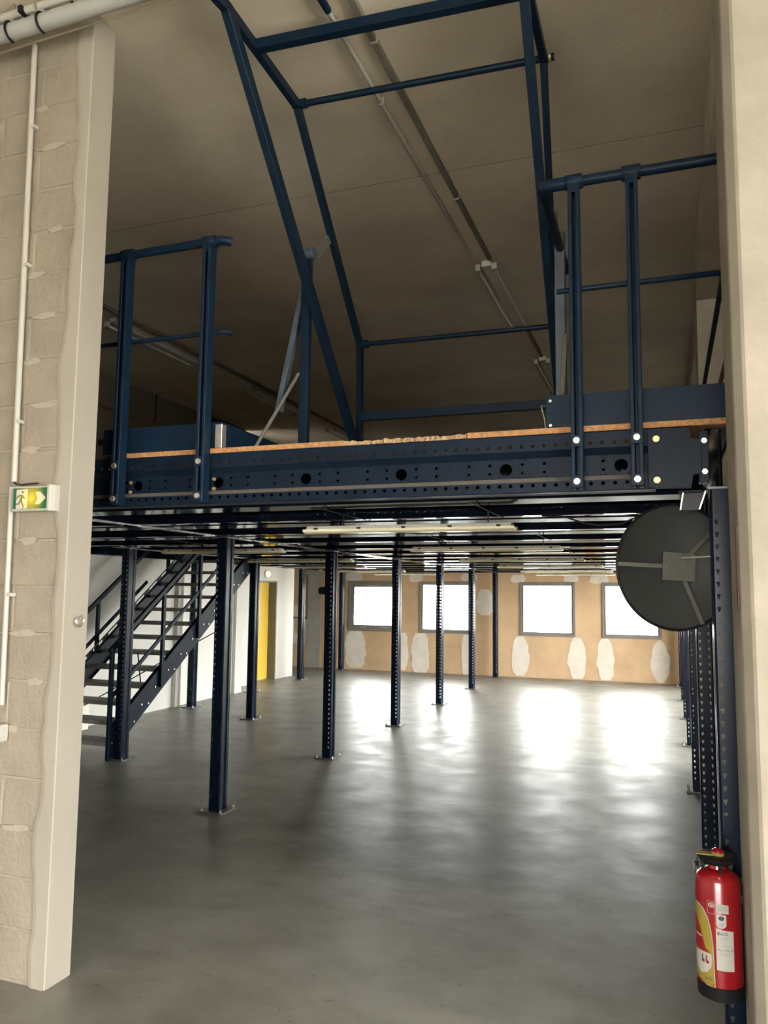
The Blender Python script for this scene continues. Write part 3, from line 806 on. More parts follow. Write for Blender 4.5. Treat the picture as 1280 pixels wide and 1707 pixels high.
# ================================================================== PALLET GATE
gt = thing('pallet_gate', (-1.2, 3.9, ZD), 'tall blue pivoting loading gate of angled bars standing in the gap between the rails', 'gate')
PL = {'f': (-1.80, 2.30, 4.19), 'p1': (-1.80, 2.81, 4.255), 'p2': (-1.80, 3.52, 4.235), 'p3': (-1.80, 4.47, 3.21), 'p4': (-1.80, 4.49, ZD), 'p0': (-1.80, 4.49, 2.47)}
PR = {'f': (-0.49, 2.45, 4.19), 'p1': (-0.503, 2.96, 4.26), 'p2': (-0.503, 3.584, 4.235), 'p3': (-0.579, 4.497, 3.21), 'p4': (-0.565, 4.50, ZD), 'p0': (-0.555, 4.50, 2.62)}
def side_frame(P, w):
    q = MB()
    q.bar(P['f'], P['p1'], 0.035, 0.05).bar(P['p1'], P['p2'], 0.035, 0.05)
    q.bar(P['p1'], P['p0'], 0.04, w).bar(P['p2'], P['p3'], 0.035, 0.045).bar(P['p3'], P['p4'], 0.035, 0.045)
    for k in ('p1', 'p2', 'p3'):
        v = Vector(P[k]); q.box(v.x-0.018, v.x+0.018, v.y-0.026, v.y+0.026, v.z-0.026, v.z+0.026)
    q.build('side_frame', M['blue_light'], gt, bev=0.002)
side_frame(PL, 0.062); side_frame(PR, 0.062)
lp = lambda a, b, t: tuple(Vector(a).lerp(Vector(b), t))
def cbar(a, b, r, name='cross_bar', sq=False):
    q = MB()
    if sq: q.bar(a, b, 0.05, 0.05)
    else: q.tube([a, b], r, 12)
    q.build(name, M['blue_light'], gt, smooth=not sq, bev=0.003 if sq else 0)
cbar(lp(PL['p1'], PL['p2'], 0.36), lp(PR['p1'], PR['p2'], 0.30), 0.025, sq=True)
cbar(PL['p2'], (PR['p2'][0]+0.05, PR['p2'][1], PR['p2'][2]), 0.0175)
cbar(PL['p3'], PR['p3'], 0.0155)
MB().bar((-1.79, 4.48, 2.745), (-0.57, 4.5, 2.745), 0.03, 0.055).build('bottom_bar', M['blue_light'], gt, bev=0.002)
for v in (PL['p2'], PL['p3']):
    MB().lathe([(.026, 0), (.026, .045)], (v[0]+0.01, v[1], v[2]), 12, 'x').build('bar_socket', M['blue_light'], gt, smooth=True)
MB().lathe([(.016, 0), (.022, .006), (.022, .016), (.010, .018), (.010, .03)], (PR['p2'][0]+0.02, PR['p2'][1], PR['p2'][2]), 10, 'x').build('end_nut', M['brass'], gt)
# posts that carry the gate
for x, zt, m_ in ((-1.855, 3.50, M['blue_light']), (-0.464, 3.44, M['grey_blue'])):
    y = 3.80
    q = MB().bar((x, y, ZD), (x, y, zt), 0.05, 0.045)
    q.build('gate_post', m_, gt, bev=0.003)
    MB().box(x-0.07, x+0.07, y-0.06, y+0.06, ZD, ZD+0.008).build('post_foot', M['grey_blue'], gt)
MB().lathe([(.030, -.03), (.034, -.026), (.034, .026), (.030, .03)], (-1.84, 3.80, 3.53), 16, 'x').build('pivot', M['grey_blue'], gt, smooth=True)
MB().bar((-1.845, 3.80, 3.47), (-1.815, 3.995, 3.70), 0.02, 0.05).build('link_arm', M['mirror_strap'], gt, bev=0.002)
MB().bar((-0.475, 3.80, 3.42), (-0.52, 4.05, 3.66), 0.02, 0.045).build('link_arm', M['mirror_strap'], gt, bev=0.002)
MB().bar((-1.90, 3.86, 3.36), (-1.97, 3.72, 2.62), 0.03, 0.045).build('locking_strut', M['grey_blue'], gt, bev=0.002)
MB().tube([(-1.885, 3.78, 2.84), (-2.0, 3.50, 2.36)], 0.010, 8).build('stay_rod', M['mirror_strap'], gt, smooth=True)
MB().tube([(-0.43, 3.70, 2.88), (-0.442, 3.55, 2.40)], 0.013, 8).build('stay_rod', M['mirror_strap'], gt, smooth=True)
# dark pallet of leftover planks seen low behind the gate is not there: the platform is empty

# ================================================================== STAIRCASE
st = thing('staircase', (-5.6, 6.3, 0), 'navy steel staircase with open treads and railings on the left', 'stairs')
def noseY(z): return 6.37+(z-0.171)*(0.2205/0.1565)
XSR, XSL = -5.15, -6.18
def stringer(x, name='stringer'):
    y0, y1 = 6.30, noseY(2.20)
    sl = 0.1565/0.2205
    zl = lambda y: 0.171+(y-6.37)*sl
    up_, lo_ = 0.075, -0.185
    poly = [(6.36, 0.0), (6.36, zl(6.36)+up_-0.02), (6.42, zl(6.42)+up_), (y1+0.02, zl(y1+0.02)+up_), (y1+0.02, zl(y1+0.02)+lo_+0.06), (y1-0.06, zl(y1-0.06)+lo_), (6.66, zl(6.66)+lo_), (6.56, 0.0)]
    MB().prism(poly, x-0.004, x+0.004, 'x').build(name, M['blue'], st)
    # folded edges
    q = MB()
    sgn = 1 if x > -5.6 else -1
    a = Vector((x-sgn*0.02, 6.42, zl(6.42)+up_)); b = Vector((x-sgn*0.02, y1, zl(y1)+up_))
    q.bar(a, b, 0.045, 0.004)
    a = Vector((x-sgn*0.02, 6.66, zl(6.66)+lo_)); b = Vector((x-sgn*0.02, y1-0.06, zl(y1-0.06)+lo_))
    q.bar(a, b, 0.045, 0.004)
    q.build('stringer_flange', M['blue'], st)
    return zl
zl = stringer(XSR); stringer(XSL)
tm = MB().box(XSL+0.006, XSR-0.006, -0.02, 0.23, -0.034, 0)
for k in range(13):
    z = 0.171+0.1565*k; y = 6.37+0.2205*k
    q = MB().box(XSL+0.006, XSR-0.006, y-0.01, y+0.225, z-0.006, z)
    q.box(XSL+0.006, XSR-0.006, y-0.012, y-0.008, z-0.040, z).box(XSL+0.006, XSR-0.006, y+0.222, y+0.226, z-0.030, z)
    q.build('tread', M['tread'], st)
for k in range(13):
    z = 0.171+0.1565*k; y = 6.37+0.2205*k
    q = MB()
    for dy, dz in ((0.06, -0.02), (0.17, -0.02)):
        q.lathe([(.010, 0), (.010, .008)], (XSR+0.004, y+dy, z+dz), 8, 'x')
    q.build('tread_bolts', M['zinc'], st)
# railings of the stair
def stair_rail(x, ys, sg):
    for y in ys:
        zb = zl(y)-0.06
        MB().box(x+sg*0.008-0.018, x+sg*0.008+0.018, y-0.02, y+0.02, zb, zl(y)+0.90).build('baluster', M['blue'], st, bev=0.002)
    ya, yb = ys[0]-0.06, ys[-1]+0.04
    for h, r in ((0.90, 0.022), (0.47, 0.014)):
        MB().bar((x+sg*0.008, ya, zl(ya)+h), (x+sg*0.008, min(yb, 9.2), zl(min(yb, 9.2))+h), 0.035 if h > .6 else .025, 0.05 if h > .6 else .03).build('stair_handrail' if h > .6 else 'stair_mid_rail', M['blue'], st, bev=0.002)
XR_ = XSR+0.022
MB().box(XR_-0.016, XR_+0.016, 6.34, 6.385, 0.0, 1.06).build('baluster', M['blue'], st, bev=0.002)
for y in (7.17, 7.85): MB().box(XR_-0.016, XR_+0.016, y-0.022, y+0.022, zl(y)-0.13, min(2.05, zl(y)+0.92)).build('baluster', M['blue'], st, bev=0.002)
def rl(x, y0, y1, h, w, hh, nm): MB().bar((x, y0, zl(y0)+h), (x, y1, zl(y1)+h), w, hh).build(nm, M['blue'], st, bev=0.002)
rl(XR_, 6.33, 7.86, 0.90, 0.034, 0.045, 'stair_handrail')
rl(XR_+0.0, 6.36, 8.35, 0.42, 0.02, 0.04, 'stair_mid_rail')
XL_ = XSL-0.06
for y in (7.46, 8.78): MB().box(XL_-0.016, XL_+0.016, y-0.022, y+0.022, zl(y)-0.10, min(2.05, zl(y)+0.58)).build('baluster', M['blue'], st, bev=0.002)
rl(XL_, 6.5, 8.80, 0.575, 0.034, 0.045, 'stair_handrail')
rl(XL_, 6.5, 8.35, 0.17, 0.02, 0.04, 'stair_mid_rail')
# slotted cable channel beside the far stringer
q = MB()
sl_ = (lambda u, t: (XSL+0.03+t*0.0, 6.95+u*0.8155, zl(6.95+u*0.8155)+0.07+t))
q.strip(sl_, 0.0, 2.75, 0.0, 0.085, [(0.22+0.3*k, 0.045, [(-.09, -.018), (.09, -.018), (.09, .018), (-.09, .018)]) for k in range(9)])
q.build('slotted_guard', M['blue'], st, solid=0.003)
# cross braces under the flight
MB().tube([(XSL+0.02, 7.2, 0.35), (XSR-0.02, 8.3, 1.15)], 0.007, 6).build('brace_rod', M['blue'], st)
MB().tube([(XSL+0.6, 7.35, 0.95), (XSL+0.72, 7.3, 0.45)], 0.007, 6).build('brace_rod', M['blue'], st)
tag(MB().box(-6.60, -6.47, 7.52, 7.66, 0, 0.29).build('wall_box', M['white_box'], bev=0.004), 'small pinkish white box standing at the foot of the left wall under the stairs', 'box')

# ================================================================== LIGHTS
def batten(x, y0, y1, label):
    t = thing('ceiling_light', (x, (y0+y1)/2, ZC), label, 'light', 'twin-tube lights on the ceiling')
    z = ZC-0.045
    MB().box(x-0.04, x+0.04, y0+0.02, y1-0.02, z-0.005, ZC).build('housing', M['lamp_body'], t, bev=0.004)
    for dx in (-0.068, 0.068):
        MB().tube([(x+dx, y0+0.03, z-0.028), (x+dx, y1-0.03, z-0.028)], 0.013, 12).build('tube', M['tube'], t, smooth=True)
    for yy_ in (y0, y1-0.045):
        for dx in (-0.068, 0.068):
            MB().box(x+dx-0.022, x+dx+0.022, yy_, yy_+0.04, z-0.045, z+0.01).build('lamp_holder', M['pvc'], t, bev=0.003)
    return t
batten(-1.32, 5.98, 7.50, 'twin-tube ceiling light on the right, behind the top of the gate')
batten(-1.28, 8.72, 10.24, 'far twin-tube ceiling light on the right, almost lost in the dark')
batten(-5.13, 6.12, 7.64, 'twin-tube ceiling light behind the left guard rail posts')
batten(-5.13, 8.80, 10.32, 'twin-tube ceiling light behind the leaning gate struts')
batten(-5.13, 11.5, 13.0, 'farthest twin-tube ceiling light on the left, low behind the gate')

def lum(x0, x1, y, label, zb=1.956):
    t = thing('strip_light', ((x0+x1)/2, y, zb), label, 'light', 'strip lights under the deck')
    n = 9
    # tray and translucent cover
    pr = [(y-.036, zb+.030), (y-.045, zb+.019), (y+.045, zb+.019), (y+.036, zb+.030), (y+.03, zb+.038), (y-.03, zb+.038)]
    MB().prism(pr, x0+0.02, x1-0.02, 'x').build('tray', M['lamp_body'], t, bev=0.003)
    cv = [(y-.048, zb+.021), (y-.044, zb+.008), (y-.025, zb), (y+.025, zb), (y+.044, zb+.008), (y+.048, zb+.021)]
    MB().prism(cv, x0, x1, 'x').build('cover', M['lamp_cover'], t, bev=0.006, segs=2)
    for k in range(5):
        xx = x0+(x1-x0)*(0.07+0.215*k)
        MB().box(xx-0.010, xx+0.010, y-0.050, y-0.044, zb+.018, zb+.028).build('clip', M['black'], t)
    for xx in (x0+0.22, x1-0.14):
        q = MB().box(xx-0.003, xx+0.003, y-0.34, y+0.42, ZB-0.0052, ZB-0.0032).box(xx-0.003, xx+0.003, y-0.003, y+0.003, zb+.037, ZB-0.002)
        q.build('hanger', M['black'], t)
    return t
LW = 'cream strip light, '
for (x0, x1, y, lb_) in (
        (-1.83, -0.69, 3.80, LW+'nearest one, just behind the front beam'),
        (-1.845, -0.70, 5.70, LW+'second of the right-hand row from the front'),
        (-1.97, -0.735, 7.65, LW+'third of the right-hand row from the front'),
        (-1.98, -0.70, 9.60, LW+'fourth of the right-hand row from the front'),
        (-2.03, -0.72, 11.5, LW+'fifth of the right-hand row from the front'),
        (-2.12, -0.82, 13.5, LW+'sixth of the right-hand row, nearest the back windows'),
        (-4.10, -2.935, 5.70, LW+'nearest one of the left-hand row, behind the first middle post'),
        (-4.37, -3.12, 7.65, LW+'second of the left-hand row from the front'),
        (-4.96, -3.735, 9.60, LW+'third of the left-hand row from the front'),
        (-5.0, -3.82, 11.5, LW+'fourth of the left-hand row from the front'),
        (-5.08, -3.754, 13.5, LW+'last of the left-hand row, nearest the leftmost back window')):
    lum(x0, x1, y, lb_)
sc = thing('wall_lamp', (-6.95, 12.78, 1.95), 'small round lit wall lamp above the yellow door', 'light')
MB().lathe([(.07, 0), (.075, .02), (.07, .03)], (-6.95, 12.78, 1.95), 16, 'x').build('base', M['pvc'], sc, smooth=True)
MB().lathe([(.055, .03), (.052, .06), (.035, .085), (.01, .092)], (-6.95, 12.78, 1.95), 16, 'x').build('glass_cover', M['warm_lamp'], sc, smooth=True)

# ================================================================== CONDUITS AND PIPES
c = thing('ceiling_conduit', (-1.40, 4.0, ZC-0.03), 'pale thin conduit with a blue joint running along the ceiling', 'conduit')
MB().tube([(-1.405, 3.02, ZC-0.03), (-1.405, 5.85, ZC-0.03)], 0.0125, 10).build('tube', M['pvc'], c, smooth=True)
MB().tube([(-1.405, 1.0, ZC-0.03), (-1.405, 3.0, ZC-0.03)], 0.012, 10).build('tube', M['pvc'], c, smooth=True)
MB().lathe([(.017, -.06), (.018, -.05), (.018, .05), (.017, .06)], (-1.405, 2.98, ZC-0.03), 12, 'y').build('blue_joint', M['blue_light'], c, smooth=True)
for y in (3.75,):
    MB().box(-1.422, -1.388, y-0.006, y+0.006, ZC-0.047, ZC).build('clip', M['pvc'], c, bev=0.003)
c = thing('cable_rail', (-1.27, 8, ZC-0.02), 'narrow grey cable rail on the ceiling leading to the twin-tube lights on the right', 'conduit')
MB().box(-1.295, -1.265, 1.0, 5.95, ZC-0.03, ZC).build('rail', M['rail_grey'], c, bev=0.002)
MB().box(-1.295, -1.265, 7.55, 8.68, ZC-0.03, ZC).build('rail', M['rail_grey'], c, bev=0.002)
for y in (3.30, 4.9):
    MB().box(-1.30, -1.26, y-0.007, y+0.007, ZC-0.036, ZC).build('clip', M['pvc'], c, bev=0.003)
c = thing('cable_rail', (-4.98, 9, ZC-0.02), 'narrow dark cable rail on the ceiling leading past the left twin-tube lights', 'conduit')
MB().box(-4.99, -4.955, 4.5, 14.5, ZC-0.035, ZC).build('rail', M['rail_grey'], c, bev=0.002)

c = thing('drain_pipe', (-2.6, 2.55, 4.2), 'thick grey plastic pipe with black clips under the ceiling at top left', 'pipe')
MB().tube([(-4.2, 2.555, 4.195), (-1.2, 2.555, 4.21)], 0.037, 20).build('pipe', M['pvc_grey'], c, smooth=True)
MB().tube([(-4.2, 2.53, 4.250), (-2.62, 2.53, 4.262)], 0.018, 12).build('thin_pipe', M['pvc'], c, smooth=True)
MB().tube([(-2.60, 2.53, 4.262), (-1.2, 2.53, 4.272)], 0.018, 12).build('thin_pipe', M['pvc'], c, smooth=True)
for x in (-2.78, -2.60):
    MB().tube([(x, 2.555+0.043*cos(a), 4.20+0.043*sin(a)) for a in [radians(t) for t in range(60, 291, 15)]], 0.006, 6).build('clip', M['black'], c, smooth=True)
    MB().box(x-0.02, x+0.02, 2.53, 2.58, 4.24, 4.29).build('hanger', M['pvc'], c, bev=0.004)
    MB().box(x-0.006, x+0.006, 2.55, 2.562, 4.28, ZC).build('hanger_rod', M['zinc'], c)
MB().box(-2.70, -2.675, 2.50, 2.55, 4.24, 4.272).build('coupling', M['black'], c, bev=0.003)
MB().box(-2.44, -2.425, 2.50, 2.55, 4.248, 4.28).build('coupling', M['black'], c, bev=0.003)
tag(MB().tube([(-3.4, 2.70, 4.243), (-2.6, 2.702, 4.262), (-2.1, 2.70, 4.268), (-1.5, 2.70, 4.285)], 0.0048, 8).build('ceiling_cable', M['cream'], smooth=True),
    'thin cream cable strung below the thick grey pipe at top left', 'cable')

c = thing('wall_conduit', (-2.76, 2.70, 1.1), 'white plastic conduit running down the left block wall past the exit sign', 'conduit')
MB().tube([(-2.789, 2.70, 4.24), (-2.757, 2.70, 2.125)], 0.013, 12).build('tube', M['pvc'], c, smooth=True)
MB().tube([(-2.768, 2.70, 2.10), (-2.752, 2.70, 1.14)], 0.0115, 12).build('tube', M['pvc'], c, smooth=True)
for z in (3.82, 3.14, 2.40, 1.62):
    MB().box(-2.785+0.012*(4.2-z), -2.755+0.012*(4.2-z), 2.688, 2.718, z-0.008, z+0.008).build('clip', M['pvc'], c, bev=0.002)
MB().box(-2.80, -2.722, 2.668, 2.717, 0.985, 1.06).build('junction_box', M['pvc'], c, bev=0.004)
tag(MB().tube([(-2.757, 2.70, 2.126), (-2.74, 2.697, 2.112), (-2.70, 2.695, 2.108), (-2.66, 2.695, 2.112), (-2.62, 2.70, 2.114)], 0.004, 8).build('sign_cable', M['rubber'], smooth=True),
    'short black cable from the white conduit to the exit sign', 'cable')
tag(MB().tube([(0.245, 7.16, 0), (0.245, 7.16, 2.05)], 0.026, 12).build('riser_pipe', M['pvc'], smooth=True), 'pale vertical pipe between the posts of the right-hand row', 'pipe')
tag(MB().tube([(-6.60, 3.2, 3.93), (-6.60, 11.3, 3.93)], 0.02, 10).build('wall_pipe', M['rust_pipe'], smooth=True), 'brown pipe along the left wall high above the deck', 'pipe')
tag(MB().tube([(-6.605, 8.87, 3.95), (-6.605, 8.87, ZC)], 0.009, 8).build('pipe_dropper', M['rubber'], smooth=True), 'thin dark vertical line dropping to the brown pipe on the left wall', 'pipe')
tag(MB().tube([(-0.62, 4.16, ZB+0.002), (-0.50, 4.20, ZB-0.005), (-0.42, 4.3, ZB-0.03), (-0.34, 4.28, ZB-0.045), (-0.22, 4.28, ZB-0.04), (-0.14, 4.22, ZB-0.01), (-0.05, 4.16, ZB+0.002)], 0.005, 8).build('hanging_cable', M['rubber'], smooth=True),
    'black cable hanging in a loop below the joists near the mirror', 'cable')
# ring hook on the wall end
rg = thing('wall_ring', (-2.445, 2.80, 1.513), 'small metal ring hook on the end of the left block wall', 'hook')
MB().tube([(XE+0.002, 2.79, 1.52), (XE+0.025, 2.79, 1.52)], 0.005, 8).build('eye_screw', M['zinc'], rg, smooth=True)
MB().tube([(XE+0.022, 2.79+0.024*sin(radians(a)), 1.508+0.024*cos(radians(a))) for a in range(20, 331, 20)], 0.0035, 8).build('ring', M['zinc'], rg, smooth=True)
kn = tag(MB().lathe([(.014, -.05), (.035, -.04), (.04, -.02), (.04, .01), (.03, .02)], (-3.288, 7.26, 1.655), 14, 'x').build('round_knob', M['black'], smooth=True), 'dark round knob on the left side of the second middle post', 'knob')

# ================================================================== EXIT SIGN
SX0, SX1, SZ0, SZ1, SY = -2.735, -2.508, 1.987, 2.098, 2.672
es = thing('exit_sign', ((SX0+SX1)/2, 2.71, SZ0), 'lit green exit sign with running man and arrow on the left block wall', 'sign')
MB().box(SX0, SX1-0.015, SY, 2.715, SZ0, SZ1).build('housing', M['pvc'], es, bev=0.004)
FX0, FX1, FZ0, FZ1 = SX0+0.010, SX1-0.028, SZ0+0.010, SZ1-0.009
MB().box(FX0, FX1, SY-0.003, SY, FZ0, FZ1).build('green_panel', M['sign_green'], es)
cap = [(SX1-0.024, SY-0.010), (SX1-0.006, SY-0.010), (SX1+0.002, SY+0.015), (SX1+0.002, 2.715), (SX1-0.024, 2.715)]
MB().prism(cap, SZ0-0.002, SZ1+0.003, 'z').build('end_cap', M['pvc'], es, bev=0.003)
FW, FH = FX1-FX0, FZ1-FZ0
def fp(u, v): return (FX0+u*FW, FZ0+v*FH)
def flat(polys, m, name, y=SY-0.0036, th=0.0006):
    q = MB()
    for p in polys: q.prism([fp(*a) for a in p], y-th, y, 'y')
    return q.build(name, m, es)
flat([[(0.10, 0.0), (0.43, 0.02), (0.43, 0.95), (0.10, 0.93)]], M['sign_white'], 'door_symbol')
flat([[(0.66, 0.80), (0.80, 0.80), (0.97, 0.50), (0.80, 0.20), (0.66, 0.20), (0.72, 0.45), (0.72, 0.55)]], M['sign_white'], 'arrow_symbol')
hd = [(0.285+0.032*cos(a*pi/6), 0.80+0.065*sin(a*pi/6)) for a in range(12)]
man = [hd,
       [(0.20, 0.68), (0.29, 0.68), (0.31, 0.62), (0.255, 0.36), (0.20, 0.40), (0.235, 0.60)],
       [(0.20, 0.68), (0.22, 0.61), (0.16, 0.58), (0.125, 0.48), (0.105, 0.50), (0.14, 0.64)],
       [(0.29, 0.68), (0.345, 0.54), (0.40, 0.54), (0.40, 0.49), (0.33, 0.48), (0.28, 0.58)],
       [(0.225, 0.40), (0.27, 0.42), (0.345, 0.10), (0.31, 0.09), (0.24, 0.34)],
       [(0.20, 0.40), (0.24, 0.36), (0.19, 0.21), (0.06, 0.21), (0.05, 0.26), (0.17, 0.27)],
       [(0.30, 0.06), (0.35, 0.07), (0.31, 0.0), (0.285, 0.0)]]
flat(man, M['sign_green'], 'running_man', y=SY-0.0042)

# ================================================================== CONVEX MIRROR
MC = Vector((0.037, 3.44, 1.765)); MR = 0.258; MYAW = radians(27)
mr_ = thing('convex_mirror', MC, 'round grey-backed convex mirror hung under the right end of the front beam', 'mirror')
mr_.rotation_euler = (0, 0, MYAW)
def mbuild(q, name, m, **kw):
    me = q.mesh(name, m, **kw); return part(name, me, mr_)
# local axes: x right, y away from the viewer, z up
pr = []
for k in range(9):
    a = k/8; pr.append((MR*(1-a), 0.085*(1-(1-a)**2)))
q = MB().lathe([(MR, 0.0)]+[(max(r, 0.002), h+0.002) for r, h in pr[1:]], (0, 0, 0), 64, 'y')
q.f = q.f[:-2]
mbuild(q, 'mirror_glass', M['mirror'], smooth=True)
q = MB().lathe([(max(r, 0.002), h-0.004) for r, h in pr], (0, 0, 0), 64, 'y'); q.f = q.f[:-2]
mbuild(q, 'back_shell', M['mirror_back'], smooth=True)
mbuild(MB().tube([(MR*cos(2*pi*k/64), 0.0, MR*sin(2*pi*k/64)) for k in range(65)], 0.006, 8, caps=False), 'rim', M['black'], smooth=True)
def strap(ang, L0):
    a = radians(ang); dx, dz = cos(a), sin(a)
    q = MB().bar((dx*L0, -0.012, dz*L0), (dx*(MR-0.002), -0.006, dz*(MR-0.002)), 0.017, 0.004, side=(0, 1, 0))
    mbuild(q, 'strap', M['mirror_strap'], bev=0.001)
strap(178, 0.06); strap(44, 0.06); strap(-66, 0.05)
q = MB().box(-0.068, 0.072, -0.020, -0.014, -0.058, 0.058, rot=Matrix.Rotation(radians(3), 3, 'Y'))
mbuild(q, 'back_plate', M['mirror_strap'], bev=0.001)
for x, z in ((-0.055, 0.0), (0.058, 0.045), (0.055, -0.05), (0.03, 0.02), (0.02, 0.004)):
    mbuild(MB().lathe([(.004, -.004), (.004, 0)], (x, -0.020, z), 8, 'y'), 'screw', M['zinc'])
hb = thing('mirror_bracket', (0.09, 3.30, 2.0), 'polished angled bracket holding the round mirror under the front beam', 'bracket')
MB().prism([(0.055, 1.985), (0.125, 1.985), (0.150, 2.058), (0.068, 2.058)], 3.300, 3.305, 'y').build('back_sheet', M['chrome'], hb)
MB().bar((0.055, 3.29, 1.985), (0.068, 3.29, 2.058), 0.005, 0.03, side=(0, 1, 0)).build('cheek', M['zinc'], hb)
MB().bar((0.125, 3.29, 1.985), (0.150, 3.29, 2.058), 0.005, 0.03, side=(0, 1, 0)).build('cheek', M['zinc'], hb)
MB().tube([(0.056, 3.40, 1.80), (0.056, 3.36, 1.798), (0.17, 3.345, 1.803), (0.178, 3.34, 1.81), (0.179, 3.33, 1.87)], 0.0032, 8).build('stay_rod', M['zinc'], hb, smooth=True)
MB().box(0.050, 0.135, 3.27, 3.31, 2.052, 2.060).build('top_plate', M['black'], hb)

# ================================================================== FIRE EXTINGUISHER
EX = Vector((0.1375, 3.045, 0.295)); ER = 0.0735
ex = thing('fire_extinguisher', EX, 'red fire extinguisher with yellow and white labels hanging on the near right post', 'extinguisher')
def ebuild(q, name, m, **kw):
    me = q.mesh(name, m, **kw); return part(name, me, ex)
ebuild(MB().lathe([(ER-.012, 0.040), (ER, 0.045), (ER, 0.370), (ER-.002, 0.376), (ER-.002, 0.384), (ER-.008, 0.396), (ER-.028, 0.410), (.030, 0.416), (.026, 0.44)], (0, 0, 0), 48), 'cylinder', M['red'], smooth=True)
ebuild(MB().lathe([(ER-.006, 0.0), (ER+.001, 0.004), (ER+.0025, 0.046), (ER-.006, 0.052)], (0, 0, 0), 40), 'base_skirt', M['black'], smooth=True)
ebuild(MB().lathe([(.020, 0.41), (.020, 0.455)], (0, 0, 0), 20), 'valve_neck', M['zinc'], smooth=True)
for a in (20, 100, 190, 280):
    ebuild(MB().bar((.045*cos(radians(a)), .045*sin(radians(a)), 0.405), (.050*cos(radians(a)), .050*sin(radians(a)), 0.440), 0.012, 0.008), 'guard_leg', M['black'])
ebuild(MB().lathe([(.046, 0.432), (.055, 0.438), (.064, 0.448), (.066, 0.456), (.056, 0.457), (.030, 0.455)], (0, 0, 0), 36), 'guard_ring', M['black'], smooth=True)
ebuild(MB().lathe([(.019, 0.456), (.021, 0.460), (.021, 0.466), (.018, 0.468)], (0.004, 0, 0), 20), 'strike_collar', M['yellow_lbl'], smooth=True)
ebuild(MB().lathe([(.020, 0.468), (.020, 0.473), (.014, 0.478), (.004, 0.480)], (0.004, 0, 0), 20), 'strike_knob', M['red'], smooth=True)
ebuild(MB().box(-0.068, -0.012, -0.018, 0.018, 0.4575, 0.4605), 'pull_tag', M['yellow_lbl'])
def wrap(pts, r, m, name, parent=ex):
    """flat outline in (degrees from the viewer, height) laid round the cylinder"""
    bm = bmesh.new()
    vs = [bm.verts.new((a, z, 0)) for a, z in pts]
    bm.faces.new(vs)
    lo = min(p[0] for p in pts); hi = max(p[0] for p in pts)
    a = math.floor(lo/5)*5+5
    while a < hi:
        bmesh.ops.bisect_plane(bm, geom=bm.verts[:]+bm.edges[:]+bm.faces[:], plane_co=(a, 0, 0), plane_no=(1, 0, 0)); a += 5
    bmesh.ops.triangulate(bm, faces=bm.faces[:])
    for v in bm.verts:
        t = radians(v.co.x-90+2.4); v.co = (r*cos(t), r*sin(t), v.co.y)
    bmesh.ops.recalc_face_normals(bm, faces=bm.faces)
    me = bpy.data.meshes.new(name); bm.to_mesh(me); bm.free(); me.materials.append(m)
    return part(name, me, parent)
R1, R2, R3 = ER+.0006, ER+.0011, ER+.0016
Zr = lambda z: z-EX.z
yl = [(-17, .334), (-19, .40), (-20, .47), (-24, .52), (-32, .562), (-45, .588), (-60, .598), (-80, .60), (-100, .59), (-100, .365), (-60, .352), (-30, .338)]
wrap([(a, Zr(z)) for a, z in yl], R1, M['white_lbl'], 'yellow_label_border')
wrap([(a*1.0-1.5, Zr(.465+(z-.465)*.97)) for a, z in yl], R2, M['yellow_lbl'], 'yellow_label')
wrap([(a, Zr(z)) for a, z in [(-28, .45), (-42, .462), (-55, .515), (-75, .56), (-100, .56), (-100, .455), (-60, .448)]], R3, M['red_flat'], 'red_flame_print')
wrap([(a, Zr(z)) for a, z in [(-26, .447), (-24, .43), (-27, .405), (-38, .385), (-58, .375), (-90, .40), (-95, .44), (-60, .446)]], R3, M['white_lbl'], 'class_panel')
wrap([(a, Zr(z)) for a, z in [(-52, .492), (-85, .495), (-85, .499), (-52, .497)]], R3+.0004, M['white_lbl'], 'white_print')
for a0, sh in ((-41, 0), (-54, 1)):
    m_ = M['red_flat'] if sh == 0 else M['ink']
    wrap([(a0, Zr(.438)), (a0+4, Zr(.438)), (a0+4, Zr(.424)), (a0+9, Zr(.422)), (a0+9, Zr(.413)), (a0, Zr(.413))], R3+.0004, m_, 'class_symbol')
wrap([(a, Zr(z)) for a, z in [(-13, .401), (31, .399), (31.5, .526), (-13, .534)]], R1, M['white_lbl'], 'white_label')
wrap([(a, Zr(z)) for a, z in [(-10, .585), (20, .583), (20, .611), (-10, .614)]], R1, M['white_lbl'], 'barcode_label')
for k in range(11):
    a = -8+2.4*k; wrap([(a, Zr(.589)), (a+1.3, Zr(.589)), (a+1.3, Zr(.609)), (a, Zr(.609))], R2, M['grey_ink'], 'barcode_bar')
bd = [(-11, .580), (13, .579), (13, .548)]+[(1+12*cos(radians(t)), .548+.012*sin(radians(t))) for t in range(-10, -171, -20)]+[(-11, .548)]
wrap([(a, Zr(z)) for a, z in bd], R1, M['white_lbl'], 'approval_badge')
wrap([(1+7.5*cos(radians(t)), Zr(.568+.007*sin(radians(t)))) for t in range(0, 360, 20)], R2, M['ink'], 'badge_emblem')
for k in range(3): wrap([(-5, Zr(.551-.004*k)), (8, Zr(.551-.004*k)), (8, Zr(.5535-.004*k)), (-5, Zr(.5535-.004*k))], R2, M['grey_ink'], 'badge_print')
ring = lambda r, cz: [(-23+r*1.0*cos(radians(t)), Zr(cz+r*.0011*sin(radians(t)))) for t in range(0, 360, 24)]
wrap(ring(7.5, .606), R1, M['white_lbl'], 'round_mark'); wrap(ring(5, .606), R2, M['red_flat'], 'round_mark'); wrap(ring(2.6, .606), R3, M['white_lbl'], 'round_mark')
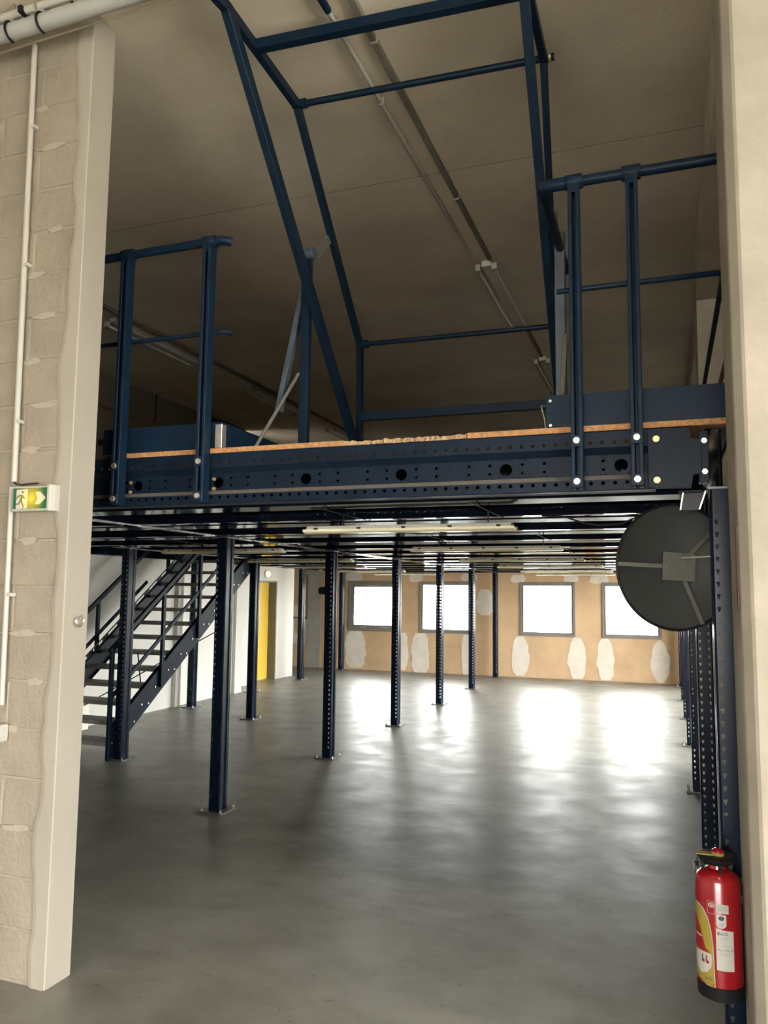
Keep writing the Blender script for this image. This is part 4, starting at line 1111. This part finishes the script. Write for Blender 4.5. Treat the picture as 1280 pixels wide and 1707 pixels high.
for (a0, a1, z0, z1) in ((-33, -13, .618, .6188), (-33, -13, .5785, .5793), (-33, -32.4, .5785, .6188), (-13.6, -13, .5785, .6188)):
    wrap([(a0, Zr(z0)), (a1, Zr(z0)), (a1, Zr(z1)), (a0, Zr(z1))], R1, M['white_lbl'], 'mark_border')
def text_on(txt, size, a0, z, m, r=R2, name='print', sx=1.0):
    cu = bpy.data.curves.new('t', 'FONT'); cu.body = txt; cu.size = size
    o = bpy.data.objects.new('t', cu); C.objects.link(o)
    bpy.context.view_layer.update()
    me = bpy.data.meshes.new_from_object(o.evaluated_get(bpy.context.evaluated_depsgraph_get()))
    bpy.data.objects.remove(o)
    for v in me.vertices:
        t = radians(a0-90+2.4)+v.co.x*sx/r; y = v.co.y
        v.co = (r*cos(t), r*sin(t), Zr(z)+y)
    me.materials.clear(); me.materials.append(m); me.name = name
    return part(name, me, ex)
text_on('sicli', 0.017, -3, .514, M['ink'], name='label_name')
wrap([(-9, Zr(.514)), (-4.5, Zr(.514)), (-4.5, Zr(.524)), (-9, Zr(.524))], R2, M['red_flat'], 'label_logo')
text_on('V\u00c9RIFI\u00c9', 0.008, -2, .500, M['grey_ink'], name='label_print')
text_on('No  21 06  2019', 0.0085, -9, .464, M['ink'], name='label_print')
for k, (a0, a1) in enumerate(((-2, 24), (-5, 26), (0, 22))):
    z = (.478, .456, .450)[k]
    wrap([(a0, Zr(z)), (a1, Zr(z)), (a1, Zr(z+.0012)), (a0, Zr(z+.0012))], R2, M['grey_ink'], 'label_line')
text_on('sicli', 0.020, -47, .360, M['ink'], r=R3, name='label_name')
text_on('POUDRE ABC', 0.0105, -64, .346, M['red_flat'], r=R3, name='label_print')
# hook that carries it
hk = thing('extinguisher_hook', (0.235, 3.05, 0.58), 'bent wire hook on the post beside the extinguisher', 'hook')
MB().tube([(0.222, 3.135, 0.66), (0.222, 3.125, 0.61), (0.2165, 3.12, 0.585), (0.223, 3.115, 0.572), (0.2335, 3.115, 0.570), (0.2395, 3.115, 0.582), (0.240, 3.115, 0.60)], 0.0028, 8).build('wire', M['zinc'], hk, smooth=True)
MB().box(0.150, 0.225, 3.12, 3.176, 0.60, 0.64).build('wall_plate', M['black'], hk)
